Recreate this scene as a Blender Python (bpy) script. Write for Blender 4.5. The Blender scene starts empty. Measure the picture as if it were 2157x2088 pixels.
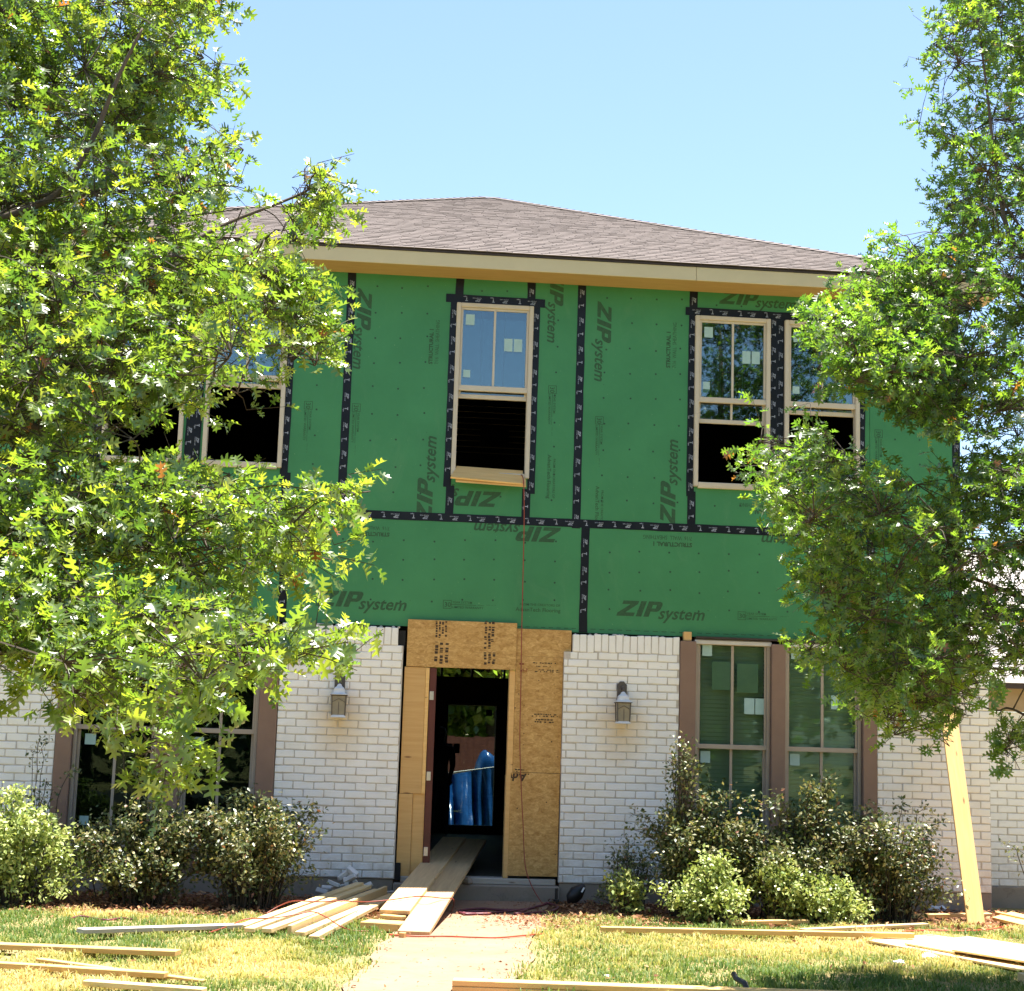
import bpy, bmesh, math, random
import numpy as np
from mathutils import Vector, Matrix
random.seed(7); RNG = np.random.default_rng(7)
SC = bpy.context.scene; COL = SC.collection
# ---------------------------------------------------------------- camera
F, CX, CY, IW = 3400.0, 1078.5, 1044.0, 2157.0
CAMR = np.array([[0.9956327090077179, -0.0881989149488478, 0.030601636488901855],
                 [0.04381223431892509, 0.1519799719206634, -0.9874120600129299],
                 [0.08243783644623734, 0.984440470285959, 0.15518042268670085]])
CAMP = np.array([-1.3322552, -18.6, 1.69159838])
cam = bpy.data.cameras.new('camera'); camo = bpy.data.objects.new('camera', cam); COL.objects.link(camo)
cam.sensor_width = 36; cam.sensor_fit = 'HORIZONTAL'; cam.lens = F / IW * 36; cam.clip_start = .1; cam.clip_end = 2000
mw = Matrix.Identity(4)
for i in range(3):
    mw[i][0], mw[i][1], mw[i][2], mw[i][3] = CAMR[0][i], -CAMR[1][i], -CAMR[2][i], CAMP[i]
camo.matrix_world = mw; SC.camera = camo
# ---------------------------------------------------------------- sky, sun, exposure
SUN_EL, SUN_AZ = math.radians(76.8), math.radians(47)      # azimuth clockwise from +Y
w = bpy.data.worlds.new('World'); SC.world = w; w.use_nodes = True
nt = w.node_tree; bg = nt.nodes['Background']; sk = nt.nodes.new('ShaderNodeTexSky'); sk.sky_type = 'NISHITA'
sk.sun_disc = False; sk.sun_elevation = SUN_EL; sk.sun_rotation = SUN_AZ
sk.altitude = 150; sk.air_density = 1.0; sk.dust_density = .55; sk.ozone_density = 1.9
nt.links.new(sk.outputs[0], bg.inputs[0]); bg.inputs[1].default_value = .074
sl = bpy.data.lights.new('sun', 'SUN'); sl.energy = 5.0; sl.angle = math.radians(.53); sl.color = (1, .945, .86)
so = bpy.data.objects.new('sun', sl); COL.objects.link(so)
sd = Vector((math.sin(SUN_AZ) * math.cos(SUN_EL), math.cos(SUN_AZ) * math.cos(SUN_EL), math.sin(SUN_EL)))
so.rotation_euler = sd.to_track_quat('Z', 'Y').to_euler(); so.location = (0, 0, 30)
vs = SC.view_settings; vs.view_transform = 'Standard'; vs.look = 'None'; vs.exposure = 1.95; vs.gamma = 1; vs.use_curve_mapping = False
SC.cycles.max_bounces = 10; SC.cycles.diffuse_bounces = 5; SC.cycles.transparent_max_bounces = 16
SC.cycles.caustics_reflective = False; SC.cycles.caustics_refractive = False; SC.cycles.sample_clamp_indirect = 6

# ---------------------------------------------------------------- geometry helpers
def ray(x, y): return CAMR.T @ np.array([(x - CX) / F, (y - CY) / F, 1.0])
def at(x, y, Y=0.0):
    d = ray(x, y); p = CAMP + d * ((Y - CAMP[1]) / d[1]); return Vector(p)
def gp(x, y, z=0.0):
    d = ray(x, y); p = CAMP + d * ((z - CAMP[2]) / d[2]); return Vector(p)
def proj(P):
    c = (np.asarray(P) - CAMP) @ CAMR.T
    return np.stack([CX + F * c[..., 0] / c[..., 2], CY + F * c[..., 1] / c[..., 2]], -1)
def fx(x, y, Y=0.1): return at(x, y, Y).x
def fz(x, y, Y=0.1): return at(x, y, Y).z

def tag(o, label=None, cat=None, group=None, kind=None):
    if label: o['label'] = label
    if cat: o['category'] = cat
    if group: o['group'] = group
    if kind: o['kind'] = kind
    return o
def empty(name, loc=(0, 0, 0), parent=None):
    o = bpy.data.objects.new(name, None); COL.objects.link(o); o.location = loc; o.parent = parent; return o
def link(name, me, mat=None, parent=None, kind=None):
    o = bpy.data.objects.new(name, me); COL.objects.link(o)
    if mat is not None and not me.materials: me.materials.append(mat)
    o.parent = parent
    if kind: o['kind'] = kind
    return o
def npmesh(name, V, T, attr=None):
    """triangles only, bulk"""
    V = np.asarray(V, np.float32).reshape(-1, 3); T = np.asarray(T, np.int32).reshape(-1, 3)
    me = bpy.data.meshes.new(name); me.vertices.add(len(V)); me.vertices.foreach_set('co', V.ravel())
    me.loops.add(len(T) * 3); me.loops.foreach_set('vertex_index', T.ravel())
    me.polygons.add(len(T)); me.polygons.foreach_set('loop_start', np.arange(len(T), dtype=np.int32) * 3)
    me.polygons.foreach_set('loop_total', np.full(len(T), 3, np.int32))
    if attr is not None:
        a = me.attributes.new('rnd', 'FLOAT', 'POINT'); a.data.foreach_set('value', np.asarray(attr, np.float32).ravel())
    me.update(calc_edges=True); me.validate(); return me
class MB:
    def __init__(s): s.v = []; s.f = []; s.sm = False
    def add(s, vs, fs):
        o = len(s.v); s.v += [tuple(v) for v in vs]; s.f += [tuple(i + o for i in f) for f in fs]; return s
    def box(s, x0, x1, y0, y1, z0, z1):
        return s.add([(x0, y0, z0), (x1, y0, z0), (x1, y1, z0), (x0, y1, z0), (x0, y0, z1), (x1, y0, z1), (x1, y1, z1), (x0, y1, z1)],
                     [(0, 3, 2, 1), (4, 5, 6, 7), (0, 1, 5, 4), (1, 2, 6, 5), (2, 3, 7, 6), (3, 0, 4, 7)])
    def tube(s, pts, rad, n=6, cap=True):
        pts = [Vector(p) for p in pts]; rings = []; k = len(pts)
        if not hasattr(rad, '__len__'): rad = [rad] * k
        ref = Vector((.3, .5, .81)); base = len(s.v)
        for i, p in enumerate(pts):
            t = (pts[min(i + 1, k - 1)] - pts[max(i - 1, 0)]).normalized()
            a = t.cross(ref)
            if a.length < 1e-4: a = t.cross(Vector((1, 0, 0)))
            a.normalize(); b = t.cross(a)
            for j in range(n):
                th = 2 * math.pi * j / n; s.v.append(tuple(p + (a * math.cos(th) + b * math.sin(th)) * rad[i]))
        for i in range(k - 1):
            for j in range(n):
                s.f.append((base + i * n + j, base + i * n + (j + 1) % n, base + (i + 1) * n + (j + 1) % n, base + (i + 1) * n + j))
        if cap:
            s.f.append(tuple(base + j for j in range(n))[::-1]); s.f.append(tuple(base + (k - 1) * n + j for j in range(n)))
        return s
    def lathe(s, prof, n=12, cx=0, cy=0, sq=False, rot=0):
        base = len(s.v); k = len(prof)
        for r, z in prof:
            for j in range(n):
                th = 2 * math.pi * (j + .5) / n + rot; s.v.append((cx + r * math.cos(th), cy + r * math.sin(th), z))
        for i in range(k - 1):
            for j in range(n):
                s.f.append((base + i * n + j, base + i * n + (j + 1) % n, base + (i + 1) * n + (j + 1) % n, base + (i + 1) * n + j))
        s.f.append(tuple(base + j for j in range(n))[::-1]); s.f.append(tuple(base + (k - 1) * n + j for j in range(n)))
        return s
    def mesh(s, name, smooth=False):
        me = bpy.data.meshes.new(name); me.from_pydata(s.v, [], s.f)
        if smooth: me.polygons.foreach_set('use_smooth', [True] * len(me.polygons))
        me.update(); return me
    def build(s, name, mat, parent=None, smooth=False, kind=None, bevel=0):
        me = s.mesh(name, smooth)
        if bevel: bevel_mesh(me, bevel)
        return link(name, me, mat, parent, kind)
def bevel_mesh(me, w, seg=1):
    bm = bmesh.new(); bm.from_mesh(me)
    bmesh.ops.bevel(bm, geom=bm.edges[:], offset=w, segments=seg, affect='EDGES', clamp_overlap=True)
    bm.to_mesh(me); bm.free(); me.update()
def vnoise(x, y, seed=0):
    r = np.random.default_rng(seed).random((64, 64))
    xi, yi = np.floor(x).astype(int), np.floor(y).astype(int); fx_, fy_ = x - xi, y - yi
    fx_ = fx_ * fx_ * (3 - 2 * fx_); fy_ = fy_ * fy_ * (3 - 2 * fy_)
    g = lambda a, b: r[a % 64, b % 64]
    return (g(xi, yi) * (1 - fx_) + g(xi + 1, yi) * fx_) * (1 - fy_) + (g(xi, yi + 1) * (1 - fx_) + g(xi + 1, yi + 1) * fx_) * fy_
# ---------------------------------------------------------------- materials
class N:
    def __init__(s, name):
        s.m = bpy.data.materials.new(name); s.m.use_nodes = True; s.t = s.m.node_tree; s.b = s.t.nodes['Principled BSDF']; s.out = s.t.nodes['Material Output']
    def n(s, kind, **kw):
        x = s.t.nodes.new('ShaderNode' + kind)
        for k, v in kw.items():
            if k.startswith('i_'):
                key = k[2:]; x.inputs[int(key) if key.isdigit() else key].default_value = v
            else: setattr(x, k, v)
        return x
    def l(s, a, b): s.t.links.new(a, b)
    def ramp(s, fac, stops):
        r = s.n('ValToRGB'); el = r.color_ramp.elements
        while len(el) < len(stops): el.new(.5)
        for e, (p, c) in zip(el, stops): e.position = p; e.color = (*c, 1)
        s.l(fac, r.inputs[0]); return r.outputs[0]
    def mix(s, f, a, b, typ='MIX'):
        x = s.n('MixRGB', blend_type=typ)
        for i, v in enumerate((f, a, b)):
            if hasattr(v, 'is_output') or hasattr(v, 'links'): s.l(v, x.inputs[i])
            else: x.inputs[i].default_value = v if i == 0 else (*v, 1)
        return x.outputs[0]
    def coord(s, which='Object', scale=(1, 1, 1), rnd=False):
        tc = s.n('TexCoord'); mp = s.n('Mapping'); mp.inputs['Scale'].default_value = scale; s.l(tc.outputs[which], mp.inputs[0])
        if rnd:
            oi = s.n('ObjectInfo'); m = s.n('Math', operation='MULTIPLY', i_1=57.0); s.l(oi.outputs['Random'], m.inputs[0])
            s.l(m.outputs[0], mp.inputs['Location'])
        return mp.outputs[0]
    def noise(s, v, sc, det=4, rough=.6, dist=0):
        x = s.n('TexNoise', i_Scale=sc, i_Detail=det, i_Roughness=rough, i_Distortion=dist); s.l(v, x.inputs['Vector']); return x.outputs['Fac']
    def bump(s, h, st=.3, dist=.01):
        b = s.n('Bump', i_Strength=st, i_Distance=dist); s.l(h, b.inputs['Height']); s.l(b.outputs[0], s.b.inputs['Normal'])
    def base(s, c):
        if hasattr(c, 'links'): s.l(c, s.b.inputs['Base Color'])
        else: s.b.inputs['Base Color'].default_value = (*c, 1)
    def set(s, rough=.6, spec=.5, metal=0):
        s.b.inputs['Roughness'].default_value = rough; s.b.inputs['Specular IOR Level'].default_value = spec; s.b.inputs['Metallic'].default_value = metal; return s
def mottled(name, c1, c2, scale=6, rough=.7, bump=.15, bscale=60, spec=.4, rnd=False, coord='Object', stretch=(1, 1, 1)):
    m = N(name); v = m.coord(coord, stretch, rnd); f = m.noise(v, scale, 6, .65)
    m.base(m.ramp(f, [(.3, c1), (.7, c2)])); m.set(rough, spec)
    if bump: m.bump(m.noise(v, bscale, 3), bump, .004)
    return m.m
def dot3(c, k): return tuple(x * k for x in c)
MAT = {}
def make_mats():
    # green coated sheathing: slight mottling, faint strand relief, dusty flecks
    m = N('green_sheathing'); v = m.coord('Object'); f = m.noise(v, 1.3, 5, .6); c = m.ramp(f, [(.25, (.036, .185, .074)), (.75, (.050, .232, .094))])
    du = m.noise(m.coord('Object', (1, 1, .35)), 2.3, 7, .75, .8); c = m.mix(m.ramp(du, [(.56, (0, 0, 0)), (.80, (.30, .30, .30))]), c, (.13, .27, .14)); sp = m.noise(v, 38, 2, .5); c2 = m.mix(m.ramp(sp, [(.74, (0, 0, 0)), (.80, (1, 1, 1))]), c, (.14, .30, .15)); m.base(c2); m.set(.55, .35)
    st = m.n('TexVoronoi', i_Scale=22.0); m.l(v, st.inputs['Vector']); m.bump(m.mix(.5, st.outputs['Distance'], m.noise(v, .9, 2)), .22, .006); MAT['green'] = m.m
    MAT['print'] = mottled('green_ink', (.016, .060, .024), (.03, .10, .04), 30, .6, 0)
    MAT['nail'] = mottled('nail_head', (.010, .045, .022), (.018, .07, .035), 30, .5, 0)
    m = N('black_tape'); v = m.coord('Object'); f = m.noise(v, 5, 4); m.base(m.ramp(f, [(.3, (.0035, .0045, .008)), (.75, (.008, .010, .016))])); m.set(.42, .25)
    m.bump(m.noise(v, 26, 3), .35, .006); MAT['tape'] = m.m
    MAT['tapeprint'] = mottled('tape_print', (.16, .19, .26), (.42, .46, .54), 22, .6, 0)
    # painted brick
    m = N('white_painted_brick'); v = m.coord('Object', (1, 1, 1)); oi = m.n('ObjectInfo'); tcg = m.n('NewGeometry')
    f = m.noise(m_pos(m, (1, 1, 1)), 3.2, 5, .6); c = m.ramp(f, [(.2, (.73, .72, .70)), (.5, (.81, .805, .79)), (.8, (.85, .845, .835))])
    g = m.noise(m_pos(m, (8, 8, 22)), 2.0, 6, .7); c = m.mix(m.ramp(g, [(.60, (0, 0, 0)), (.78, (1, 1, 1))]), c, (.60, .52, .43))
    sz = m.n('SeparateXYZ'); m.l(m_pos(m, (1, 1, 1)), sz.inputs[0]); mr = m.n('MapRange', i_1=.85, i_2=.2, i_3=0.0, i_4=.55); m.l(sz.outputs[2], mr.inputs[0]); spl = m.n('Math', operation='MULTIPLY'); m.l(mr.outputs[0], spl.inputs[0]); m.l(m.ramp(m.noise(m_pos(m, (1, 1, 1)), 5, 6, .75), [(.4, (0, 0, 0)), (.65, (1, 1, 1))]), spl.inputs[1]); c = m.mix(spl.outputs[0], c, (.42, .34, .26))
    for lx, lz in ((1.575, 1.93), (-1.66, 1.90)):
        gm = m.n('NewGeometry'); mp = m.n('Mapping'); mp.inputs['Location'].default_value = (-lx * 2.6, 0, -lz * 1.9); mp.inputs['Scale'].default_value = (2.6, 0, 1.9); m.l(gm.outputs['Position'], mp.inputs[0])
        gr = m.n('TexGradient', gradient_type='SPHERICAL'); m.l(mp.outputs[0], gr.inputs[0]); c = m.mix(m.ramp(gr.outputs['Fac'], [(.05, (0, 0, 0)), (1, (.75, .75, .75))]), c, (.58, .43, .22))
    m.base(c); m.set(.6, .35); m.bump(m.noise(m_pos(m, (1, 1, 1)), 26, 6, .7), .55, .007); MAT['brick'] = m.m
    MAT['mortar'] = mottled('mortar', (.42, .385, .35), (.60, .56, .51), 9, .9, .5, 70)
    MAT['rubble'] = mottled('broken_brick', (.52, .50, .47), (.72, .70, .68), 5, .85, .5, 30, rnd=True)
    # lumber
    def lumber(name, a, b, dark, knots=True, rough=.65):
        m = N(name); v = m.coord('Object', (1.2, 18, 18), True); f = m.noise(v, 1.6, 6, .6, .6); c = m.ramp(f, [(.25, a), (.75, b)])
        oi = m.n('ObjectInfo'); hv = m.n('HueSaturation'); mr = m.n('MapRange', i_3=.82, i_4=1.12); m.l(oi.outputs['Random'], mr.inputs[0]); m.l(mr.outputs[0], hv.inputs['Value']); m.l(c, hv.inputs['Color']); c = hv.outputs[0]
        if knots:
            k = m.n('TexVoronoi', i_Scale=1.0); kv = m.coord('Object', (1.6, 6, 6), True); m.l(kv, k.inputs['Vector'])
            c = m.mix(m.ramp(k.outputs['Distance'], [(.03, (1, 1, 1)), (.085, (0, 0, 0))]), c, dark)
        m.base(c); m.set(rough, .3); m.bump(m.noise(m.coord('Object', (2, 60, 60), True), 2, 4), .25, .004); return m.m
    MAT['pine'] = lumber('fresh_pine', (.60, .36, .125), (.74, .49, .20), (.20, .10, .035))
    MAT['pine_pale'] = lumber('pale_pine', (.64, .45, .22), (.74, .56, .30), (.25, .14, .06))
    MAT['plank'] = lumber('scaffold_plank', (.42, .28, .15), (.58, .40, .21), (.10, .06, .03))
    MAT['stud'] = lumber('door_stud', (.56, .33, .12), (.66, .42, .175), (.2, .1, .04))
    MAT['weathered'] = lumber('weathered_board', (.36, .32, .28), (.48, .44, .39), (.18, .14, .1))
    m = N('strand_board'); v = m.coord('Object', (1, 1, 1)); vo = m.n('TexVoronoi', i_Scale=1.0); m.l(m.coord('Object', (14, 14, 26)), vo.inputs['Vector'])
    sx = m.n('SeparateColor'); m.l(vo.outputs['Color'], sx.inputs[0]); f = m.noise(m.coord('Object', (5, 5, 9)), 3, 7, .7, 1.2)
    c = m.ramp(f, [(.30, (.30, .15, .038)), (.5, (.52, .30, .09)), (.68, (.72, .47, .19))]); c = m.mix(.30, c, m.ramp(sx.outputs[0], [(0, (.26, .14, .05)), (1, (.62, .42, .19))]))
    m.base(c); m.set(.7, .3); m.bump(sx.outputs[1], .18, .003); MAT['osb'] = m.m
    MAT['ink'] = mottled('black_stamp_ink', (.03, .02, .012), (.09, .055, .03), 60, .8, 0)
    MAT['inkred'] = mottled('red_stamp_ink', (.16, .02, .015), (.25, .05, .03), 60, .8, 0)
    MAT['trim'] = mottled('brown_trim_paint', (.205, .128, .095), (.235, .150, .112), 4, .55, .12, 40)
    MAT['vinyl'] = mottled('tan_vinyl', (.48, .43, .345), (.54, .49, .40), 3, .5, .0)
    MAT['vinyl_low'] = mottled('grey_tan_vinyl', (.33, .275, .225), (.38, .32, .265), 3, .5, .0)
    MAT['head'] = mottled('white_head_flashing', (.50, .49, .50), (.60, .59, .60), 3, .4, .0)
    MAT['fascia'] = mottled('cream_fascia_paint', (.50, .44, .275), (.55, .485, .31), 2, .6, .08, 30)
    MAT['soffit'] = mottled('cedar_soffit', (.37, .245, .105), (.45, .31, .14), 3, .7, .1, 40, stretch=(1, 12, 12))
    MAT['drip'] = mottled('dark_drip_edge', (.03, .022, .018), (.05, .036, .03), 6, .6, 0)
    m = N('roof_shingle'); v = m_pos(m, (1, 1, 1)); f = m.noise(v, 30, 5, .75); c = m.ramp(f, [(.3, (.105, .088, .080)), (.7, (.185, .155, .142))])
    oi = m.n('Attribute', attribute_name='rnd'); f2 = m.noise(m_pos(m, (3.2, .4, 7)), 1, 1, .5); c = m.mix(m.ramp(f2, [(.42, (0, 0, 0)), (.58, (.25, .25, .25))]), c, (.24, .20, .185)); m.base(c); m.set(.9, .2)
    m.bump(m.noise(v, 160, 2), .5, .004); MAT['shingle'] = m.m
    MAT['pale_shingle'] = mottled('pale_shingle', (.30, .27, .25), (.42, .38, .36), 30, .9, .3, 90)
    MAT['roofbase'] = mottled('roof_felt', (.05, .038, .034), (.08, .06, .055), 12, .95, .2, 60)
    MAT['concrete'] = concrete('concrete_path', (.25, .15, .098), (.33, .21, .14), (.16, .085, .05))
    MAT['foundation'] = concrete('foundation_concrete', (.22, .18, .14), (.30, .25, .205), (.14, .105, .08))
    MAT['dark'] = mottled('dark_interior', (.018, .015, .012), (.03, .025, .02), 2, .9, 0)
    MAT['gaplight'] = mottled('gap_light', (.20, .15, .08), (.3, .22, .12), 3, .8, 0)  # pale tone imitating daylight between the roof decking boards
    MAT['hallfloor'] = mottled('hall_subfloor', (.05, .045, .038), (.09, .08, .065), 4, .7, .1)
    MAT['felt'] = mottled('black_felt', (.008, .008, .008), (.015, .014, .013), 4, .9, .2)
    MAT['jamb'] = mottled('dark_red_jamb', (.075, .016, .013), (.11, .024, .018), 6, .45, .05)
    MAT['steel'] = mottled('hinge_steel', (.42, .40, .37), (.55, .53, .5), 12, .35, 0); MAT['steel'].node_tree.nodes['Principled BSDF'].inputs['Metallic'].default_value = .7
    MAT['sticker'] = mottled('window_sticker', (.30, .46, .46), (.36, .52, .52), 7, .6, 0)
    MAT['sticker_in'] = mottled('taped_paper', (.34, .42, .38), (.40, .48, .44), 7, .7, 0)
    MAT['blind'] = mottled('blind_slat', (.50, .50, .44), (.60, .60, .53), 3, .6, 0)
    MAT['lampbody'] = mottled('bronze_lantern', (.065, .055, .05), (.11, .095, .085), 20, .5, .2)
    MAT['lampcap'] = mottled('weathered_cap', (.52, .54, .58), (.66, .68, .72), 14, .55, .1)
    MAT['lampglass'] = mottled('amber_lamp_glass', (.22, .20, .16), (.30, .27, .21), 10, .35, .0)
    MAT['siding'] = mottled('white_siding', (.74, .73, .71), (.80, .79, .77), 3, .6, .05)
    MAT['header_tan'] = mottled('tan_header', (.34, .25, .16), (.40, .30, .20), 5, .7, .1)
    MAT['tarp'] = mottled('blue_tarp', (.004, .030, .115), (.014, .085, .27), 4, .22, .9, 9)
    MAT['fence'] = mottled('red_fence', (.17, .062, .055), (.23, .085, .075), 4, .8, .2, 30, rnd=True)
    MAT['cord'] = mottled('orange_cord', (.42, .06, .022), (.50, .085, .03), 8, .45, 0)
    MAT['cordred'] = mottled('red_cord', (.22, .040, .025), (.29, .055, .03), 8, .45, 0)
    MAT['cordpurple'] = mottled('dark_cord', (.10, .02, .035), (.16, .035, .05), 8, .45, 0)
    MAT['blackplastic'] = mottled('black_plastic', (.012, .012, .013), (.022, .022, .024), 8, .4, 0)
    MAT['paper'] = mottled('white_litter', (.70, .70, .70), (.80, .80, .80), 8, .7, 0)
    MAT['bark'] = mottled('oak_bark', (.055, .040, .030), (.12, .09, .07), 9, .9, .8, 30)
    MAT['twig'] = mottled('twig_bark', (.035, .028, .018), (.07, .052, .034), 9, .85, 0)
    MAT['cloth'] = mottled('navy_shirt', (.010, .013, .030), (.016, .020, .042), 9, .9, 0)
    MAT['trousers'] = mottled('dark_trousers', (.012, .012, .014), (.02, .02, .022), 9, .9, 0)
    MAT['skin'] = mottled('skin', (.30, .17, .11), (.34, .2, .13), 9, .6, 0)
    MAT['hair'] = mottled('dark_hair', (.012, .009, .007), (.02, .016, .012), 9, .6, 0)
    # foliage
    def leaf(name, stops, trans, tfac=.42, rough=.36, spec=.5):
        m = N(name); a = m.n('Attribute', attribute_name='rnd'); c = m.ramp(a.outputs['Fac'], stops); m.base(c); m.set(rough, spec)
        t = m.n('BsdfTranslucent'); ct = m.mix(1.0, c, trans, 'MULTIPLY'); m.l(ct, t.inputs[0]); mx = m.n('MixShader', i_0=tfac)
        m.l(m.b.outputs[0], mx.inputs[1]); m.l(t.outputs[0], mx.inputs[2]); m.l(mx.outputs[0], m.out.inputs[0]); return m.m
    MAT['oak'] = leaf('oak_leaf', [(0, (.045, .090, .020)), (.5, (.098, .152, .026)), (.9, (.17, .21, .034)), (.975, (.21, .235, .038)), (.985, (.20, .075, .03))], (3.0, 3.05, 1.2), .40, .34, 1.0)
    MAT['oakR'] = leaf('oak_leaf_dark', [(0, (.034, .076, .017)), (.5, (.075, .130, .024)), (.93, (.135, .185, .032)), (.985, (.155, .195, .034)), (.99, (.17, .07, .03))], (3.1, 3.3, 1.15), .46, .35, 1.0)
    MAT['abelia'] = leaf('abelia_leaf', [(0, (.035, .068, .020)), (.4, (.095, .125, .042)), (.68, (.24, .225, .09)), (.9, (.38, .34, .17)), (1, (.26, .12, .07))], (1.3, 1.3, .8), .25, .42)
    MAT['pitto'] = leaf('variegated_leaf', [(0, (.15, .23, .05)), (.5, (.36, .43, .12)), (1, (.56, .56, .24))], (1.2, 1.2, .8), .25, .4)
    MAT['dryleaf'] = leaf('dry_leaf', [(0, (.14, .055, .025)), (.5, (.30, .14, .065)), (1, (.46, .28, .15))], (1, 1, 1), .15, .8, .2)
    MAT['grass'] = leaf('grass_blade', [(0, (.10, .17, .035)), (.35, (.26, .29, .075)), (.65, (.48, .42, .15)), (1, (.62, .48, .22))], (1.2, 1.2, .9), .35, .6, .3)
    m = N('lawn_soil'); v = m_pos(m, (1, 1, 1)); f = m.noise(v, .9, 6, .65); c = m.ramp(f, [(.3, (.20, .20, .07)), (.5, (.34, .27, .12)), (.72, (.42, .31, .16))])
    g = m.noise(v, 28, 5, .7); c = m.mix(m.ramp(g, [(.45, (0, 0, 0)), (.75, (.7, .7, .7))]), c, (.09, .07, .03)); m.base(c); m.set(.95, .1); m.bump(g, .8, .03); MAT['lawn'] = m.m
    m = N('mulch_soil'); v = m_pos(m, (1, 1, 1)); f = m.noise(v, 16, 6, .75); m.base(m.ramp(f, [(.3, (.08, .038, .02)), (.6, (.20, .095, .05)), (.8, (.30, .165, .09))])); m.set(.95, .1); m.bump(f, .9, .03); MAT['mulch'] = m.m
    m = N('asphalt'); m.base((.05, .05, .05)); m.set(.9); MAT['asphalt'] = m.m
    # glass: clear pane with a partly mirroring coating
    def glass(name, refl, tint, trans):
        m = N(name); t = m.n('BsdfTransparent'); t.inputs[0].default_value = (*trans, 1); g = m.n('BsdfGlossy'); g.inputs['Color'].default_value = (*tint, 1); g.inputs['Roughness'].default_value = .015
        v = m.coord('Object'); b = m.n('Bump', i_Strength=.05, i_Distance=.01); m.l(m.noise(v, 2.2, 2), b.inputs['Height']); m.l(b.outputs[0], g.inputs['Normal'])
        fr = m.n('Fresnel', i_IOR=1.5); ad = m.n('Math', operation='ADD', i_1=refl, use_clamp=True); m.l(fr.outputs[0], ad.inputs[0])
        mx = m.n('MixShader'); m.l(ad.outputs[0], mx.inputs[0]); m.l(t.outputs[0], mx.inputs[1]); m.l(g.outputs[0], mx.inputs[2]); m.l(mx.outputs[0], m.out.inputs[0]); return m.m
    MAT['glass'] = glass('coated_window_glass', .15, (.62, .74, .77), (.62, .72, .70))
    MAT['glass_low'] = glass('lower_window_glass', .0, (.40, .55, .52), (.80, .92, .87)); MAT['glass_dark'] = glass('dark_lower_glass', .0, (.20, .28, .25), (.6, .7, .66))
    MAT['glass_clear'] = glass('clear_glass', .02, (.9, 1, .97), (.58, .66, .65))
def m_pos(m, scale):
    g = m.n('NewGeometry'); mp = m.n('Mapping'); mp.inputs['Scale'].default_value = scale; m.l(g.outputs['Position'], mp.inputs[0]); return mp.outputs[0]
def concrete(name, a, b, stain):
    m = N(name); v = m_pos(m, (1, 1, 1)); f = m.noise(v, 1.6, 7, .65); c = m.ramp(f, [(.3, a), (.7, b)]); g = m.noise(v, 6, 6, .75, .6)
    c = m.mix(m.ramp(g, [(.55, (0, 0, 0)), (.75, (.8, .8, .8))]), c, stain); m.base(c); m.set(.9, .2); m.bump(m.noise(v, 60, 4), .3, .006); return m.m
make_mats()

# ---------------------------------------------------------------- 2-D print (lettering) helpers
_tc = {}
def txt(body, size=1.0, shear=0.0, offset=0.0, sx=1.0):
    key = (body, shear, offset, sx)
    if key not in _tc:
        cu = bpy.data.curves.new('t', 'FONT'); cu.body = body; cu.size = 1.0; cu.shear = shear; cu.offset = offset; cu.resolution_u = 2; cu.fill_mode = 'FRONT'
        o = bpy.data.objects.new('t', cu); COL.objects.link(o); bpy.context.view_layer.update()
        me = bpy.data.meshes.new_from_object(o.evaluated_get(bpy.context.evaluated_depsgraph_get()))
        V = np.array([v.co[:2] for v in me.vertices]).reshape(-1, 2); fs = [tuple(p.vertices) for p in me.polygons]
        V[:, 0] *= sx; _tc[key] = (V / .73, fs)                   # cap height -> 1
        bpy.data.meshes.remove(me); bpy.data.objects.remove(o); bpy.data.curves.remove(cu)
    V, fs = _tc[key]; return V * size, fs
def merge(parts):
    V, fs = [], []; o = 0
    for v, f in parts:
        V.append(np.asarray(v, float)); fs += [tuple(i + o for i in q) for q in f]; o += len(v)
    return np.concatenate(V), fs
def rects(rs):
    V, fs = [], []
    for x0, y0, x1, y1 in rs:
        o = len(V); V += [(x0, y0), (x1, y0), (x1, y1), (x0, y1)]; fs.append((o, o + 1, o + 2, o + 3))
    return np.array(V, float), fs
def shift(p, dx, dy, s=1): return p[0] * s + np.array([dx, dy]), p[1]
def word_logo():
    """heavy slanted capitals followed by lighter lower-case letters; cap height 1, total width about 6.05"""
    sh = lambda P: np.array([(x + .36 * y, y) for x, y in P])
    Z = (sh([(0, 0), (1.12, 0), (1.12, .24), (.50, .24), (1.12, .80), (1.12, 1), (.10, 1), (.10, .77), (.64, .77), (0, .21)]),
         [(0, 1, 2, 3, 9), (3, 4, 8, 9), (4, 5, 6, 7, 8)])
    Z = (Z[0], [(0, 1, 2, 3), (0, 3, 9), (9, 3, 4, 8), (4, 5, 6, 8), (6, 7, 8)])
    I = (sh([(1.26, 0), (1.62, 0), (1.62, 1), (1.26, 1)]), [(0, 1, 2, 3)])
    P = (sh([(1.76, 0), (2.10, 0), (2.10, .34), (2.10, .55), (2.10, .78), (2.10, 1), (1.76, 1), (2.52, 1), (2.66, .93), (2.72, .8), (2.70, .52), (2.62, .40), (2.50, .34), (2.36, .55), (2.36, .78)]),
         [(0, 1, 5, 6), (2, 12, 11, 13, 3), (13, 11, 10, 9, 14), (14, 9, 8, 7, 4), (4, 7, 5)])
    s = shift(txt('system', 1.0, .30, .018, .98), 0, 0, .80); s = (s[0] - [s[0][:, 0].min(), 0], s[1]); k = 3.05 / s[0][:, 0].max(); s = (s[0] * [k, 1], s[1]); s = shift(s, 2.72, -.10)
    r = shift(txt('o', .10), 5.95, .52)
    return merge([Z, I, P, s, r])
LOGO = word_logo()
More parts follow.
